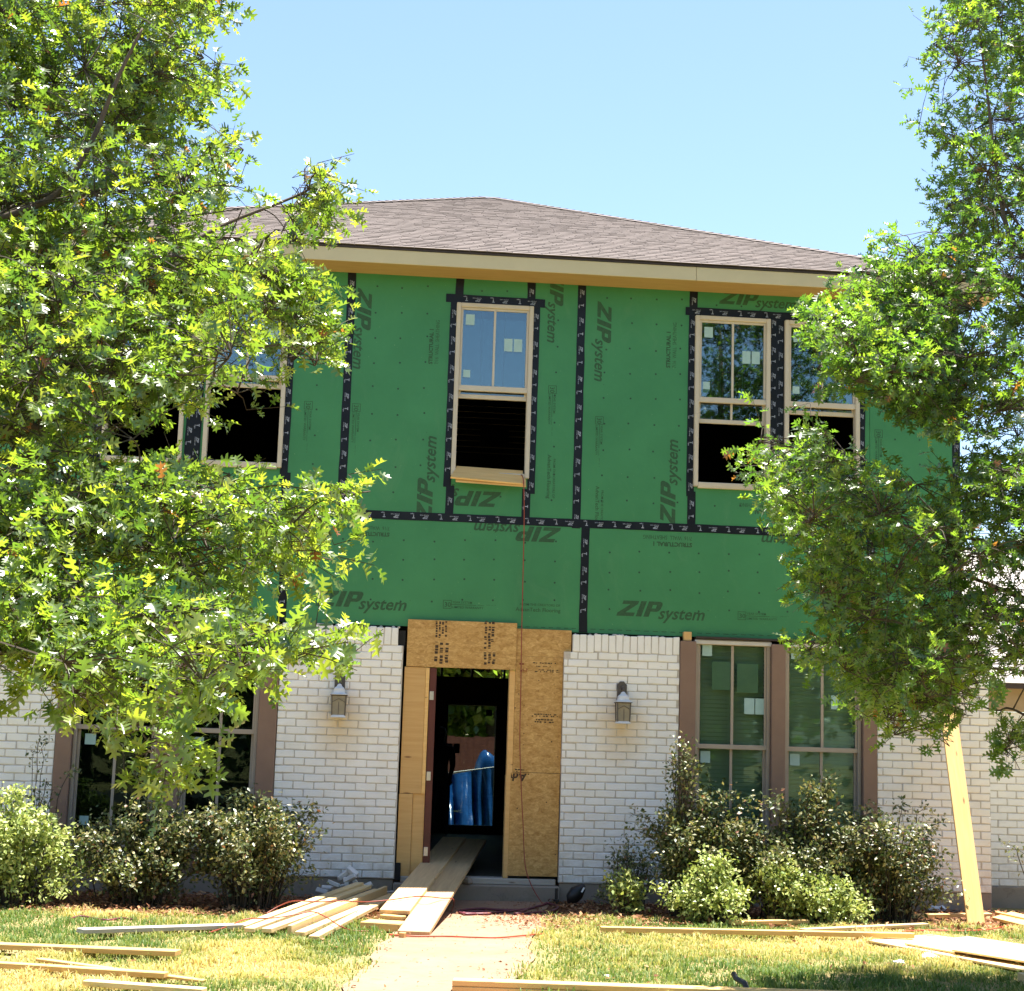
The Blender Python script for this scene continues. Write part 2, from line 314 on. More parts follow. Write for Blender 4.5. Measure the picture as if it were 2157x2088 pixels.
STRUCT = merge([shift(txt('STRUCTURAL 1', 1, 0, .045), 0, 1.55), shift(txt('7/16  WALL  SHEATHING', 1, 0, .0, .78), 0, 0)])
def frame30():
    a = rects([(0, -.35, 2.2, -.22), (0, 1.72, 2.2, 1.85), (0, -.35, .13, 1.85), (2.07, -.35, 2.2, 1.85), (2.2, .70, 8.6, .82)])
    return merge([a, shift(txt('30', 1.25, 0, .01), .32, .12), shift(txt('YEAR SYSTEM', .62, 0, .004), 2.4, 1.08), shift(txt('LIMITED WARRANTY', .62, 0, .004), 2.4, -.20),
                  rects([(8.9, .72, 10.6, .80), (11.2, .9, 12.2, .97), (12.5, .9, 13.0, .97), (13.3, .9, 13.6, .97)])])
BOX30 = frame30()
ADV = merge([shift(txt('AdvanTech Flooring', 1, 0, .008, 1.02), 0, 0), shift(txt('FROM THE CREATORS OF', .62, 0, .004, 1.05), 1.0, 1.45)])
def print_on(name, P, org, right, up, h, mat, parent, depth, clip=None):
    """lay 2-D print on a wall plane; org = lower-left of first letter, right/up in (x,z)"""
    V, fs = P; V = np.asarray(V) * h
    X = org[0] + V[:, 0] * right[0] + V[:, 1] * up[0]; Z = org[1] + V[:, 0] * right[1] + V[:, 1] * up[1]
    me = bpy.data.meshes.new(name); me.from_pydata([(x, depth, z) for x, z in zip(X, Z)], [], fs)
    bm = bmesh.new(); bm.from_mesh(me)
    if clip:
        for co, no in (((clip[0], 0, 0), (-1, 0, 0)), ((clip[1], 0, 0), (1, 0, 0)), ((0, 0, clip[2]), (0, 0, -1)), ((0, 0, clip[3]), (0, 0, 1))):
            bmesh.ops.bisect_plane(bm, geom=bm.verts[:] + bm.edges[:] + bm.faces[:], plane_co=co, plane_no=no, clear_outer=True)
    if not bm.faces: bm.free(); return None
    bm.normal_update()
    for f in bm.faces:
        if f.normal.y > 0: f.normal_flip()
    bm.to_mesh(me); bm.free(); me.update()
    return link(name, me, mat, parent)
RT, UP, DN, LF = (1, 0), (0, 1), (0, -1), (-1, 0)

# ================================================================ SETTING
def sheet(name, poly, z, mat, kind='structure', th=0):
    me = bpy.data.meshes.new(name); me.from_pydata([(x, y, z) for x, y in poly], [], [tuple(range(len(poly)))]); me.update()
    if me.polygons[0].normal.z < 0: me.flip_normals()
    return tag(link(name, me, mat), kind=kind)
sheet('ground', [(-400, -400), (400, -400), (400, 400), (-400, 400)], -.012, MAT['lawn'])
PATHL = lambda y: -1.42 + .105 * (y + 7.0) + .03 * np.sin(y * 3.1) + .02 * np.sin(y * 7.7)
PATHR = lambda y: -.24 + .150 * (y + 7.0) + .05 * np.sin(y * 2.3 + 1) + .02 * np.sin(y * 6.1)
ys = np.linspace(-24, -.02, 90)
pl = [(float(PATHL(max(y, -12))), float(y)) for y in ys] + [(float(PATHR(max(y, -12))), float(y)) for y in ys[::-1]]
path = sheet('path', pl, .006, MAT['concrete'])
ex = lambda x: .12 * math.sin(x * 2.3) + .08 * math.sin(x * 5.1 + 1)
bx = np.linspace(-6.2, -.72, 40); sheet('planting_bed', [(x, -2.0 + ex(x)) for x in bx] + [(-.72, .05), (-6.2, .05)], -.003, MAT['mulch'])
bx = np.linspace(.62, 6.6, 40); sheet('planting_bed', [(x, -1.45 + ex(x + 3)) for x in bx] + [(6.6, .05), (.62, .05)], -.003, MAT['mulch'])
sheet('road', [(-200, -34), (200, -34), (200, -25), (-200, -25)], -.006, MAT['asphalt'])

# ================================================================ HOUSE
HX0, HX1, BACK, ZB, ZT, ZM, ZE = -6.02, 5.945, 9.5, .215, 3.03, 4.342, 7.24
SH = .10; GX1 = 5.665
house = tag(empty('house', (0, 0, 0)), 'two-storey house under renovation, green sheathing above white painted brick', 'house')
# --- foundation, floors, dark shell
MB().box(HX0, -.98, .02, .5, -.1, ZB - .002).build('foundation', MAT['foundation'], house, bevel=.01)
MB().box(.90, HX1, .02, .5, -.1, ZB - .002).build('foundation', MAT['foundation'], house, bevel=.01)
MB().box(-.978, .898, -.06, .5, -.1, .175).build('door_step', MAT['foundation'], house, bevel=.015)
MB().box(-.90, .86, .04, .30, .177, .245).build('door_sill', MAT['weathered'], house, bevel=.006)
MB().box(HX0, HX1, .5, BACK, -.1, .24).build('ground_floor', MAT['hallfloor'], house)
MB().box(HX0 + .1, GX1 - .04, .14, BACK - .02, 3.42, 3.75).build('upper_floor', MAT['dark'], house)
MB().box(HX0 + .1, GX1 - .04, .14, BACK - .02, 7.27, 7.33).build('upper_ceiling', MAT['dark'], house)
MB().box(HX0, HX0 + .1, .14, BACK, .24, 7.3).build('side_wall', MAT['siding'], house)
MB().box(GX1 - .02, GX1, .113, BACK, 3.05, 7.3).build('side_wall', MAT['green'], house); MB().box(HX1 - .1, HX1 - .002, .095, BACK, .24, 3.05).build('side_wall', MAT['siding'], house); MB().box(GX1 + .001, HX1 - .004, .092, BACK, 3.02, 3.04).build('wall_cap', MAT['drip'], house)
for xa in (HX0 + .102, GX1 - .032): MB().box(xa, xa + .008, .14, BACK, .24, 7.3).build('inner_lining', MAT['dark'], house)
# back wall with glazed back door and transom (seen through the open front door)
gx0, gx1, gz0, gz1 = fx(940, 1600, BACK), fx(1042, 1600, BACK), fz(990, 1739, BACK), fz(990, 1486, BACK)
tx0, tx1, tz0, tz1 = fx(895, 1420, BACK), fx(1090, 1420, BACK), fz(1000, 1427, BACK), fz(1000, 1380, BACK)
bw = MB()
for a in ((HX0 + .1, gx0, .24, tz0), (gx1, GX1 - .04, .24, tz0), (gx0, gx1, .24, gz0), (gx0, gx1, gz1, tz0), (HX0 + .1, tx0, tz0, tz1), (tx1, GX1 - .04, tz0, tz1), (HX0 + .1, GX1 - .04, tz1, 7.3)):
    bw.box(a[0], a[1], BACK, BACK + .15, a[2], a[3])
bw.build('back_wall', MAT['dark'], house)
bd = empty('back_door', (0, 0, 0), house)
MB().box(gx0, gx1, BACK + .05, BACK + .058, gz0, gz1).build('pane', MAT['glass_clear'], bd)
for a in ((gx0 - .07, gx0, gz0 - .1, gz1 + .08), (gx1, gx1 + .07, gz0 - .1, gz1 + .08), (gx0, gx1, gz1, gz1 + .08), (gx0, gx1, gz0 - .1, gz0)):
    MB().box(a[0], a[1], BACK - .04, BACK - .002, a[2], a[3]).build('stile', MAT['dark'], bd, bevel=.004)
def stk(px0, py0, px1, py1, Y, mat, parent, name='sticker', th=.003):
    a, b = at(px0, py0, Y), at(px1, py1, Y)
    return MB().box(a.x, b.x, Y - th, Y, b.z, a.z).build(name, mat, parent)
for q in ((940, 1566, 953, 1587), (955, 1566, 968, 1587), (1024, 1495, 1036, 1509)): stk(*q, BACK + .045, MAT['felt'], bd)
for px in (931, 995, 1063): MB().box(fx(px, 1420, BACK) - .02, fx(px, 1420, BACK) + .02, BACK + .02, BACK + .1, tz0, tz1).build('transom_post', MAT['dark'], house)
MB().box(fx(1057, 1420, 8.6) - .012, fx(1057, 1420, 8.6) + .012, 8.58, 8.6, tz0 - .06, 3.42).build('wall_stud', MAT['pine'], house)
for k in range(9):      # pale strips stand in for light through decking gaps, behind the open middle window
    z = fz(1020, 858 + k * 12.2, 6.5); x0, x1 = fx(940, 900, 6.5), fx(1115, 900, 6.5)
    if 4 <= k <= 6: MB().box(x0, x0 + .55, 6.48, 6.5, z, z + .012).box(x0 + 1.0, x1, 6.48, 6.5, z, z + .012).build('light_gap', MAT['gaplight'], house)
    else: MB().box(x0, x1, 6.48, 6.5, z, z + .012).build('light_gap', MAT['gaplight'], house)

# --- windows
UW = [(-4.545, -3.625, .0), (-3.392, -2.470, .0), (-.497, .424, .0), (2.389, 3.310, .16), (3.487, 4.409, .0)]   # upper: x0, x1, extra drop of the raised sash
WZ0, WZ1, WM0, WM1 = 4.843, 6.935, 5.868, 5.932
def ring(mb, x0, x1, z0, z1, w, y0, y1):
    mb.box(x0, x0 + w, y0, y1, z0, z1); mb.box(x1 - w, x1, y0, y1, z0, z1)
    mb.box(x0 + w, x1 - w, y0 + .002, y1, z1 - w, z1); mb.box(x0 + w, x1 - w, y0 + .002, y1, z0, z0 + w); return mb
wins = []
for i, (x0, x1, drop) in enumerate(UW):
    W = empty('window', (0, 0, 0), house); wins.append(W)
    ring(MB(), x0, x1, WZ0, WZ1, .052, .045, .16).build('frame', MAT['vinyl'], W, bevel=.006)
    a, b = x0 + .052, x1 - .052
    us = MB(); ring(us, a, b, WM0, WZ1 - .052, .028, .070, .105); us.build('upper_sash', MAT['vinyl'], W, bevel=.004)
    MB().box(a - .002, b + .002, .058, .069, WM0, WM1).build('meeting_rail', MAT['vinyl'], W, bevel=.003)
    xm = (x0 + x1) / 2
    MB().box(xm - .013, xm + .013, .072, .084, WM1, WZ1 - .08).build('muntin', MAT['vinyl'], W)
    MB().box(a + .028, xm - .013, .086, .090, WM1 - .03, WZ1 - .08).build('pane', MAT['glass'], W); MB().box(xm + .013, b - .028, .086, .090, WM1 - .03, WZ1 - .08).build('pane', MAT['glass'], W)
    zb = WM0 - .085 - drop
    ls = MB(); ls.box(a, b, .112, .145, zb, zb + .052); ls.box(a, a + .03, .112, .145, zb + .052, zb + 1.0); ls.box(b - .03, b, .112, .145, zb + .052, zb + 1.0)
    ls.build('lower_sash', MAT['vinyl'], W, bevel=.004)
    MB().box(a + .03, b - .03, .126, .130, zb + .052, zb + .98).build('pane', MAT['glass'], W)
    if drop: MB().box(xm - .013, xm + .013, .114, .124, zb + .052, zb + .95).build('muntin', MAT['vinyl'], W)
    MB().box(a, b, .05, .20, WZ0 - .018, WZ0 + .02).build('sill', MAT['vinyl'], W, bevel=.004)
    # manufacturer stickers left on the glass and pale film lines
    for sx, sz, sw, shh, nm in ((.06, .74, .105, .13, 'sticker'), (xm - x0 + .12 - .052, .44, .10, .155, 'sticker'), (xm - x0 + .235 - .052, .44, .10, .155, 'sticker'), (.05, .10, .085, .09, 'sticker')):
        if i == 2 and sz > .7: sz = .74
        s = MB().box(a + sx, a + sx + sw, .0835, .0855, WM1 + sz, WM1 + sz + shh).build(nm, MAT['sticker'], W)
    for sx in (.26, xm - x0 + .07): MB().box(a + sx, a + sx + .006, .092, .0935, WM1 - .02, WZ1 - .09).build('film_line', MAT['sticker'], W)
def lower_window(x0, x1, z0, z1, zm0, zm1, blind, flash):
    W = empty('window', (0, 0, 0), house); GL = MAT['glass_low' if blind else 'glass_dark']
    ring(MB(), x0, x1, z0, z1, .04, .055, .17).build('frame', MAT['vinyl_low'], W, bevel=.005)
    if flash: MB().box(x0 - .01, x1 + .01, .035, .054, z1 - .062, z1 - .012).build('head_flashing', MAT['head'], W, bevel=.006)
    a, b = x0 + .04, x1 - .04; xm = (x0 + x1) / 2
    ring(MB(), a, b, zm0, z1 - .04, .026, .080, .112).build('upper_sash', MAT['vinyl_low'], W, bevel=.004)
    ring(MB(), a, b, z0 + .04, zm0 + .045, .032, .114, .15).build('lower_sash', MAT['vinyl_low'], W, bevel=.004)
    MB().box(a, b, .068, .079, zm0, zm1).build('meeting_rail', MAT['vinyl_low'], W, bevel=.003)
    MB().box(xm - .016, xm + .016, .082, .094, zm1, z1 - .066).build('muntin', MAT['vinyl_low'], W); MB().box(xm - .016, xm + .016, .116, .128, z0 + .07, zm0).build('muntin', MAT['vinyl_low'], W)
    for p0, p1 in ((a + .026, xm - .016), (xm + .016, b - .026)):
        MB().box(p0, p1, .096, .100, zm1 - .03, z1 - .066).build('pane', GL, W); MB().box(p0, p1, .130, .134, z0 + .07, zm0 + .01).build('pane', GL, W)
    MB().box(x0 - .02, x1 + .02, .02, .18, z0 - .045, z0 - .002).build('sill', MAT['vinyl_low'], W, bevel=.006)
    if blind:
        bl = MB(); z = z0 + .06; n = 0
        while z < z1 - .05:
            t = .002 * math.sin(n * 1.7); bl.add([(a, .205 + t, z), (b, .205 + t, z), (b, .238, z + .040), (a, .238, z + .040)], [(0, 1, 2, 3)]); bl.box(a, b, .240, .242, z - .002, z + .046); z += .0475; n += 1
        bl.build('blind', MAT['blind'], W)
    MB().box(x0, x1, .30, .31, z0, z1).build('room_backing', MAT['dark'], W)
    return W
LZ0, LZM0, LZM1 = .525, 1.768, 1.822
for x0, x1 in ((-4.62, -3.69), (-3.418, -2.575)):
    W = lower_window(x0, x1, LZ0, 3.03, LZM0, LZM1, False, False)
    for q in ((.06, 1.03, .10, .12), (.05, -.16, .12, .12), (.05, -1.05, .10, .10), (.72, .98, .12, .16)): MB().box(x0 + .07 + q[0], x0 + .07 + q[0] + q[2], .0935 if q[1] > 0 else .127, .0955 if q[1] > 0 else .129, 1.82 + q[1] - (.0 if q[1] > 0 else .06), 1.82 + q[1] + q[3] - (.0 if q[1] > 0 else .06)).build('sticker', MAT['sticker'], W)
for x0, x1, pap in ((2.436, 3.330, True), (3.496, 4.417, False)):
    W = lower_window(x0, x1, LZ0, 3.035, LZM0, LZM1, True, True)
    qs = [(.02, 1.02, .115, .135), (.02, -.215, .115, .135)]
    if pap: qs += [(.525, .36, .12, .185), (.655, .36, .12, .185)]
    else: qs += [(.50, .45, .08, .16)]
    for q in qs:
        up = q[1] > 0; MB().box(x0 + .07 + q[0], x0 + .07 + q[0] + q[2], .0935 if up else .127, .0955 if up else .129, 1.82 + q[1], 1.82 + q[1] + q[3]).build('sticker', MAT['sticker'], W)
    if pap:
        for q in ((.14, .63, .25, .33), (.44, .61, .25, .335)): MB().box(x0 + .07 + q[0], x0 + .07 + q[0] + q[2], .106, .108, 1.82 + q[1], 1.82 + q[1] + q[3]).build('paper_sheet', MAT['sticker_in'], W)
# brown trim boards round the lower windows
for a, b in ((-4.80, -4.622), (-3.688, -3.42), (-2.573, -2.365), (2.247, 2.434), (3.332, 3.494), (4.419, 4.585)):
    MB().box(a, b, -.01, .16, .22, 3.0 if a > 0 else 3.02).build('window_trim', MAT['trim'], house, bevel=.006)
for a, b in ((-4.62, -3.69), (-3.418, -2.575), (2.436, 3.330), (3.496, 4.417)):
    MB().box(a, b, .03, .16, .22, LZ0 - .047).build('apron_panel', MAT['trim'], house, bevel=.006)
for a, b in ((-4.62, -2.575), (2.436, 4.417)): MB().box(a, b, .0, .17, 3.037, 3.06).build('head_flashing', MAT['drip'], house)
MB().box(2.29, 2.385, .03, .09, 3.003, 3.11).build('cedar_block', MAT['stud'], house, bevel=.004)

# --- brick walls
brick_meshes = []
for k in range(8):
    mb = MB().box(-.5, .5, -.5, .5, -.5, .5); me = mb.mesh('brick')
    bm = bmesh.new(); bm.from_mesh(me); bmesh.ops.scale(bm, vec=(.222, .09, .0770), verts=bm.verts)
    for v in bm.verts: v.co += Vector((random.uniform(-.004, .004), random.uniform(-.004, .004), random.uniform(-.0035, .0035)))
    bmesh.ops.bevel(bm, geom=bm.edges[:], offset=.0065, segments=1, affect='EDGES'); bm.to_mesh(me); bm.free(); me.materials.append(MAT['brick']); brick_meshes.append(me)
CH, BL = (ZT - .20 - ZB) / 30.0, .2335
N_BR = [0]
def brick_list(x0, x1, Y, ztop, soldier, x0fn=None, x1fn=None, zb=ZB, phase=0.0):
    out = []
    n = int(round((ztop - zb) / CH))
    for r in range(n):
        a, b = (x0fn(r) if x0fn else x0), (x1fn(r) if x1fn else x1)
        z = zb + (r + .5) * CH; off = (r % 2) * .5 * BL + phase; k = math.floor((a - off) / BL)
        while off + k * BL < b:
            p0, p1 = max(off + k * BL, a), min(off + (k + 1) * BL, b)
            if p1 - p0 > .035: out.append(((p0 + p1) / 2, Y + .045 + random.uniform(-.0045, .0045), z + random.uniform(-.0015, .0015), (p1 - p0 - .0115 + random.uniform(-.003, .002)) / .222, 0))
            k += 1
    if soldier:
        z0 = zb + n * CH; a, b = soldier; m = int(round((b - a) / .0845)); s = (b - a) / m
        for k in range(m): out.append((a + (k + .5) * s, Y + .045 + random.uniform(-.004, .004), z0 + .101 + random.uniform(-.006, .010), (s - .010) / .077, 1))
    return out
def brick_wall(x0, x1, Y, ztop, soldier, single, x0fn=None, x1fn=None, zb=ZB, phase=0.0, mort=True):
    Wl = empty('brick_wall', (0, 0, 0), house)
    if mort: 
        mm = MB().box(x0 + .004, x1 - .004, Y + .0085, Y + .088, zb, ztop - .004)
        if soldier: mm.box(soldier[0] + .004, soldier[1] - .004, Y + .0085, Y + .088, ztop - .004, ztop + .195)
        mm.build('mortar', MAT['mortar'], Wl)
    bl = brick_list(x0, x1, Y, ztop, soldier, x0fn, x1fn, zb, phase); rest = MB()
    for (x, y, z, s, up) in bl:
        me = random.choice(brick_meshes); rot = Matrix.Rotation(random.uniform(-.006, .006), 4, 'Y')
        if up: M = Matrix.Translation((x, y, z)) @ rot @ Matrix.Diagonal((s, 1, .90, 1)) @ Matrix.Rotation(math.pi / 2, 4, 'Y')
        else: M = Matrix.Translation((x, y, z)) @ rot @ Matrix.Diagonal((s, 1, 1, 1))
        if up: M = Matrix.Translation((x, y, z)) @ rot @ Matrix.Rotation(math.pi / 2, 4, 'Y') @ Matrix.Diagonal((.90, 1, s, 1))
        if single and N_BR[0] < 300:
            N_BR[0] += 1; o = link('brick', me, None, Wl); o.matrix_world = M
        else: rest.add([M @ v.co for v in me.vertices], [p.vertices for p in me.polygons])
    if rest.v: rest.build('bricks', MAT['brick'], Wl, kind='stuff')
    # crumbs of old mortar left on the top edge
    if soldier:
        cr = MB()
        for k in range(int((soldier[1] - soldier[0]) * 22)):
            x = random.uniform(*soldier); s = random.uniform(.008, .026); z = ztop + .203
            cr.lathe([(s * .4, z - .01), (s, z + s * .1), (s * .7, z + s * .6), (s * .1, z + s * .8)], 5, x, Y + random.uniform(.02, .06), rot=random.random())
        cr.build('mortar_crumbs', MAT['mortar'], Wl, kind='stuff')
    return Wl
ZC = ZB + 30 * CH
brick_wall(.885, 2.245, 0, ZC, (.985, 2.243), True, x0fn=lambda r: .885 if r < 29 else .985 - .03)
brick_wall(-2.363, -.965, 0, ZC, (-2.361, -1.03), True, x1fn=lambda r: -.965 + (.012 if r % 2 else -.008), phase=.07)
brick_wall(4.587, HX1, 0, ZC, (4.59, HX1), False, phase=.1)
brick_wall(HX0, -4.802, 0, ZC, (HX0, -4.804), False, phase=.03)
brick_wall(HX1 + .002, 9.0, .75, 2.33, None, False, zb=.24, phase=.02)
MB().box(HX1 + .002, 9.0, .70, 1.0, -.1, .238).build('foundation', MAT['foundation'], house, bevel=.01)
MB().box(HX1 + .002, 9.0, .70, .86, 2.335, 2.62).build('header_board', MAT['header_tan'], house, bevel=.008)
wr = MB().add([(HX1 - .27, .42, 2.66), (9.4, .42, 2.66), (9.4, 5.2, 4.95), (HX1 - .27, 5.2, 4.95), (HX1 - .27, .42, 2.60), (9.4, .42, 2.60), (9.4, 5.2, 4.89), (HX1 - .27, 5.2, 4.89)], [(0, 1, 2, 3), (7, 6, 5, 4), (0, 4, 5, 1), (2, 6, 7, 3), (0, 3, 7, 4), (1, 5, 6, 2)])
WR = wr.build('wing_roof', MAT['roofbase'], house)
for r_ in range(37):
    y_, z_ = .41 + r_ * .129, 2.662 + r_ * .0618; MB().add([(HX1 - .268, y_, z_ + .010), (9.39, y_, z_ + .010), (9.39, y_ + .14, z_ + .069), (HX1 - .268, y_ + .14, z_ + .069), (HX1 - .268, y_, z_), (9.39, y_, z_)], [(0, 1, 2, 3), (0, 4, 5, 1)]).build('shingle_course', MAT['pale_shingle'], WR)
# --- green sheathing panels with openings, lettering and nails
def panel(x0, x1, z0, z1, holes=()):
    xs = sorted({x0, x1, *[min(max(h[0], x0), x1) for h in holes], *[min(max(h[1], x0), x1) for h in holes]}); zs = sorted({z0, z1, *[min(max(h[2], z0), z1) for h in holes], *[min(max(h[3], z0), z1) for h in holes]})
    mb = MB()
    for i in range(len(xs) - 1):
        for j in range(len(zs) - 1):
            cx_, cz_ = (xs[i] + xs[i + 1]) / 2, (zs[j] + zs[j + 1]) / 2
            if any(h[0] < cx_ < h[1] and h[2] < cz_ < h[3] for h in holes): continue
            mb.box(xs[i], xs[i + 1], SH, SH + .0125, zs[j], zs[j + 1])
    P = mb.build('sheathing_panel', MAT['green'], house)
    nl = MB(); dx = .355; dz = .232
    xx = x0 + .30
    while xx < x1 - .06:
        zz = z0 + .26
        while zz < z1 - .1:
            px, pz = xx + random.uniform(-.012, .012), zz + random.uniform(-.02, .02) + .03 * (xx - x0)
            if not any(h[0] - .07 < px < h[1] + .07 and h[2] - .07 < pz < h[3] + .07 for h in holes):
                c = [(px + 0.0125 * math.cos(t * math.pi / 3), SH - .0012, pz + 0.0125 * math.sin(t * math.pi / 3)) for t in range(6)]; nl.add(c, [(0, 1, 2, 3, 4, 5)])
            zz += dz if z1 - z0 < 2 else .31
        xx += dx if z1 - z0 < 2 else .305
    if nl.v: nl.build('nail_heads', MAT['nail'], P, kind='stuff')
    return P, (x0 + .004, x1 - .004, z0 + .004, z1 - .004)
g = .0025
holes = [(a + .01, b - .01, WZ0 + .0, WZ1 - .01) for a, b, _ in UW]
UX = [HX0, -4.65, -2.405, -1.757, -.497, .412, 1.0, 2.352, 4.545, GX1]
UP_P = [panel(UX[i] + g, UX[i + 1] - g, ZM + g, ZE + .06, [h for h in holes if h[0] < UX[i + 1] and h[1] > UX[i]]) for i in range(len(UX) - 1)]
LX = [HX0, -2.378, 1.112, 4.552, GX1]
LO_P = [panel(LX[i] + g, LX[i + 1] - g, 3.058, ZM - g) for i in range(4)]
D = SH - .0016
def pr(nm, P, px, py, right, up, h, pan): 
    o = at(px, py, SH); print_on(nm, P, (o.x, o.z), right, up, h, MAT['print'], pan[0], D, pan[1])
A, Bp, Cp, Dp, Ep, Fp, Gp, Hp = UP_P[2], UP_P[3], UP_P[4], UP_P[5], UP_P[6], UP_P[7], UP_P[8], UP_P[1]
Ls, Lr = LO_P[1], LO_P[2]; L = 'lettering'
pr(L, LOGO, 664, 1276, RT, UP, .182, Ls); pr(L, LOGO, 1182, 1112, LF, DN, .178, Ls); pr(L, STRUCT, 821, 1110, LF, DN, .046, Ls)
pr(L, BOX30, 933, 1279, RT, UP, .045, Ls); pr(L, ADV, 1086, 1287, RT, UP, .046, Ls)
pr(L, LOGO, 1298, 1297, RT, UP, .182, Lr); pr(L, LOGO, 1782, 1137, LF, DN, .178, Lr); pr(L, STRUCT, 1458, 1131, LF, DN, .050, Lr); pr(L, BOX30, 1554, 1303, RT, UP, .045, Lr)
pr(L, LOGO, 754, 606, DN, RT, .172, Bp); pr(L, STRUCT, 923, 768, UP, LF, .046, Bp); pr(L, LOGO, 909, 1105, UP, LF, .182, Bp); pr(L, BOX30, 745, 850, DN, RT, .045, Bp)
pr(L, LOGO, 1160, 560, DN, RT, .165, Dp); pr(L, BOX30, 1158, 812, DN, RT, .045, Dp); pr(L, ADV, 1154, 958, DN, RT, .046, Dp)
pr(L, LOGO, 1259, 634, DN, RT, .172, Ep); pr(L, STRUCT, 1424, 776, UP, LF, .048, Ep); pr(L, LOGO, 1422, 1110, UP, LF, .182, Ep); pr(L, BOX30, 1257, 877, DN, RT, .045, Ep); pr(L, ADV, 1255, 1024, DN, RT, .046, Ep)
pr(L, LOGO, 1514, 640, RT, UP, .165, Fp); pr(L, STRUCT, 1660, 1064, LF, DN, .050, Fp); pr(L, LOGO, 1056, 1037, LF, DN, .182, Cp)
pr(L, BOX30, 644, 845, DN, RT, .045, A); pr(L, LOGO, 652, 588, DN, RT, .165, A); pr(L, BOX30, 1845, 905, DN, RT, .045, Gp)
# faint dashes along the bottom edge of the lower panels
dm = MB()
for k in range(9):
    x = .35 + k * .09; dm.add([(x, D, 3.10), (x + .05, D, 3.10), (x + .05, D, 3.106), (x, D, 3.106)], [(0, 1, 2, 3)])
for k in range(30):
    x = 1.2 + k * .105; dm.add([(x, D, 3.10), (x + .06, D, 3.10), (x + .06, D, 3.107), (x, D, 3.107)], [(0, 1, 2, 3)])
dm.build('edge_marks', MAT['print'], Ls[0], kind='stuff')
# --- seam tape
TAPEW = .098
TP = merge([shift(LOGO, 0, 0, 1), ])
tz_ = txt('ZIP', 1, .3, .03); tt = txt('T', 1.0, 0, .05); tsmall = txt('SYSTEM TAPE', .42, .1, .01)
MARK_A = merge([shift(tz_, 0, .35), shift(tsmall, -.2, -.35)]); MARK_B = merge([shift(tt, 0, .1, 1.15), shift(txt('Tape', .55, .1, .02), .2, -.75)])
ntape = [0]
def tape(x0, z0, x1, z1, w=TAPEW, lvl=0):
    """strip from (x0,z0) to (x1,z1) with slightly wavy edges, white marks printed along it"""
    ntape[0] += 1; L_ = math.hypot(x1 - x0, z1 - z0); n = max(2, int(L_ / .18)); dx, dz = (x1 - x0) / L_, (z1 - z0) / L_; nx, nz = -dz, dx
    y = SH - .0032 - lvl * .0018; V = []; fs = []
    for i in range(n + 1):
        t = i / n * L_; wob = random.uniform(-.003, .003)
        for s in (-1, 1):
            e = s * w / 2 + wob + random.uniform(-.0018, .0018); V.append((x0 + dx * t + nx * e, y + random.uniform(-.0006, .0006), z0 + dz * t + nz * e))
    for i in range(n): fs.append((2 * i, 2 * i + 1, 2 * i + 3, 2 * i + 2))
    b = len(V); V += [(v[0], SH - .0002, v[2]) for v in V]
    for i in range(n):
        fs += [(2 * i, 2 * i + 2, b + 2 * i + 2, b + 2 * i), (2 * i + 1, b + 2 * i + 1, b + 2 * i + 3, 2 * i + 3)]
    me = bpy.data.meshes.new('seam_tape'); me.from_pydata(V, [], fs); me.update()
    bm = bmesh.new(); bm.from_mesh(me); bmesh.ops.recalc_face_normals(bm, faces=bm.faces); bm.to_mesh(me); bm.free()
    T = link('seam_tape', me, MAT['tape'], house)
    vert = abs(dz) > abs(dx); parts = []; t = random.uniform(.06, .2); k = 0
    right = DN if vert else LF; up = RT if vert else DN
    while t < L_ - .1:
        P = MARK_A if k % 2 == 0 else MARK_B; h = .030 * (1 if k % 2 == 0 else 1.0)
        cx_, cz_ = x0 + dx * t, z0 + dz * t; v = P[0] * h + np.array([-.03, -.012])
        parts.append((np.stack([cx_ + v[:, 0] * right[0] + v[:, 1] * up[0], cz_ + v[:, 0] * right[1] + v[:, 1] * up[1]], 1), P[1])); t += .165 + random.uniform(-.01, .02); k += 1
    if parts:
        V2, f2 = merge(parts); me = bpy.data.meshes.new('tape_print'); me.from_pydata([(p[0], y - .0012, p[1]) for p in V2], [], f2); me.update()
        bm = bmesh.new(); bm.from_mesh(me); bm.normal_update()
        for f in bm.faces:
            if f.normal.y > 0: f.normal_flip()
        bm.to_mesh(me); bm.free(); link('tape_print', me, MAT['tapeprint'], T, 'stuff')
zt = ZE - .002
for x in (-4.65, -1.757, 1.0): tape(x + (.004 if x > 0 else 0), zt, x, ZM - (.06 if x == 1.0 else 0))
tape(-.470, zt, -.470, WZ1 + .06); tape(.392, zt, .392, WZ1 + .06); tape(2.368, zt, 2.368, WZ1 + .06)
tape(-2.43, zt, -2.425, WZ1 + .06); tape(4.47, zt, 4.47, WZ1 + .06)
tape(-.497, WZ0 - .12, -.50, ZM); tape(.40, WZ0 - .12, .40, ZM); tape(2.375, WZ0 - .06, 2.375, ZM); tape(-2.41, WZ0 - .05, -2.405, ZM); tape(4.50, WZ0 - .05, 4.50, ZM)
for x in LX[1:3]: tape(x, ZM - .05, x, 3.06)
tape(LX[3], ZM - .05, LX[3], 3.06)
tape(HX0 + .02, ZM + .004, GX1 - .02, ZM - .002, .098, 1); tape(GX1 - .05, zt, GX1 - .05, 3.06)
def flash(x0, x1, l=True, r=True):
    e = .022
    if l: tape(x0 - e - .008, WZ1 + .02, x0 - e - .012, WZ0 - .10 - random.random() * .05, .092, 1)
    if r: tape(x1 + e + .012, WZ1 + .02, x1 + e + .008, WZ0 - .12 - random.random() * .06, .092, 1)
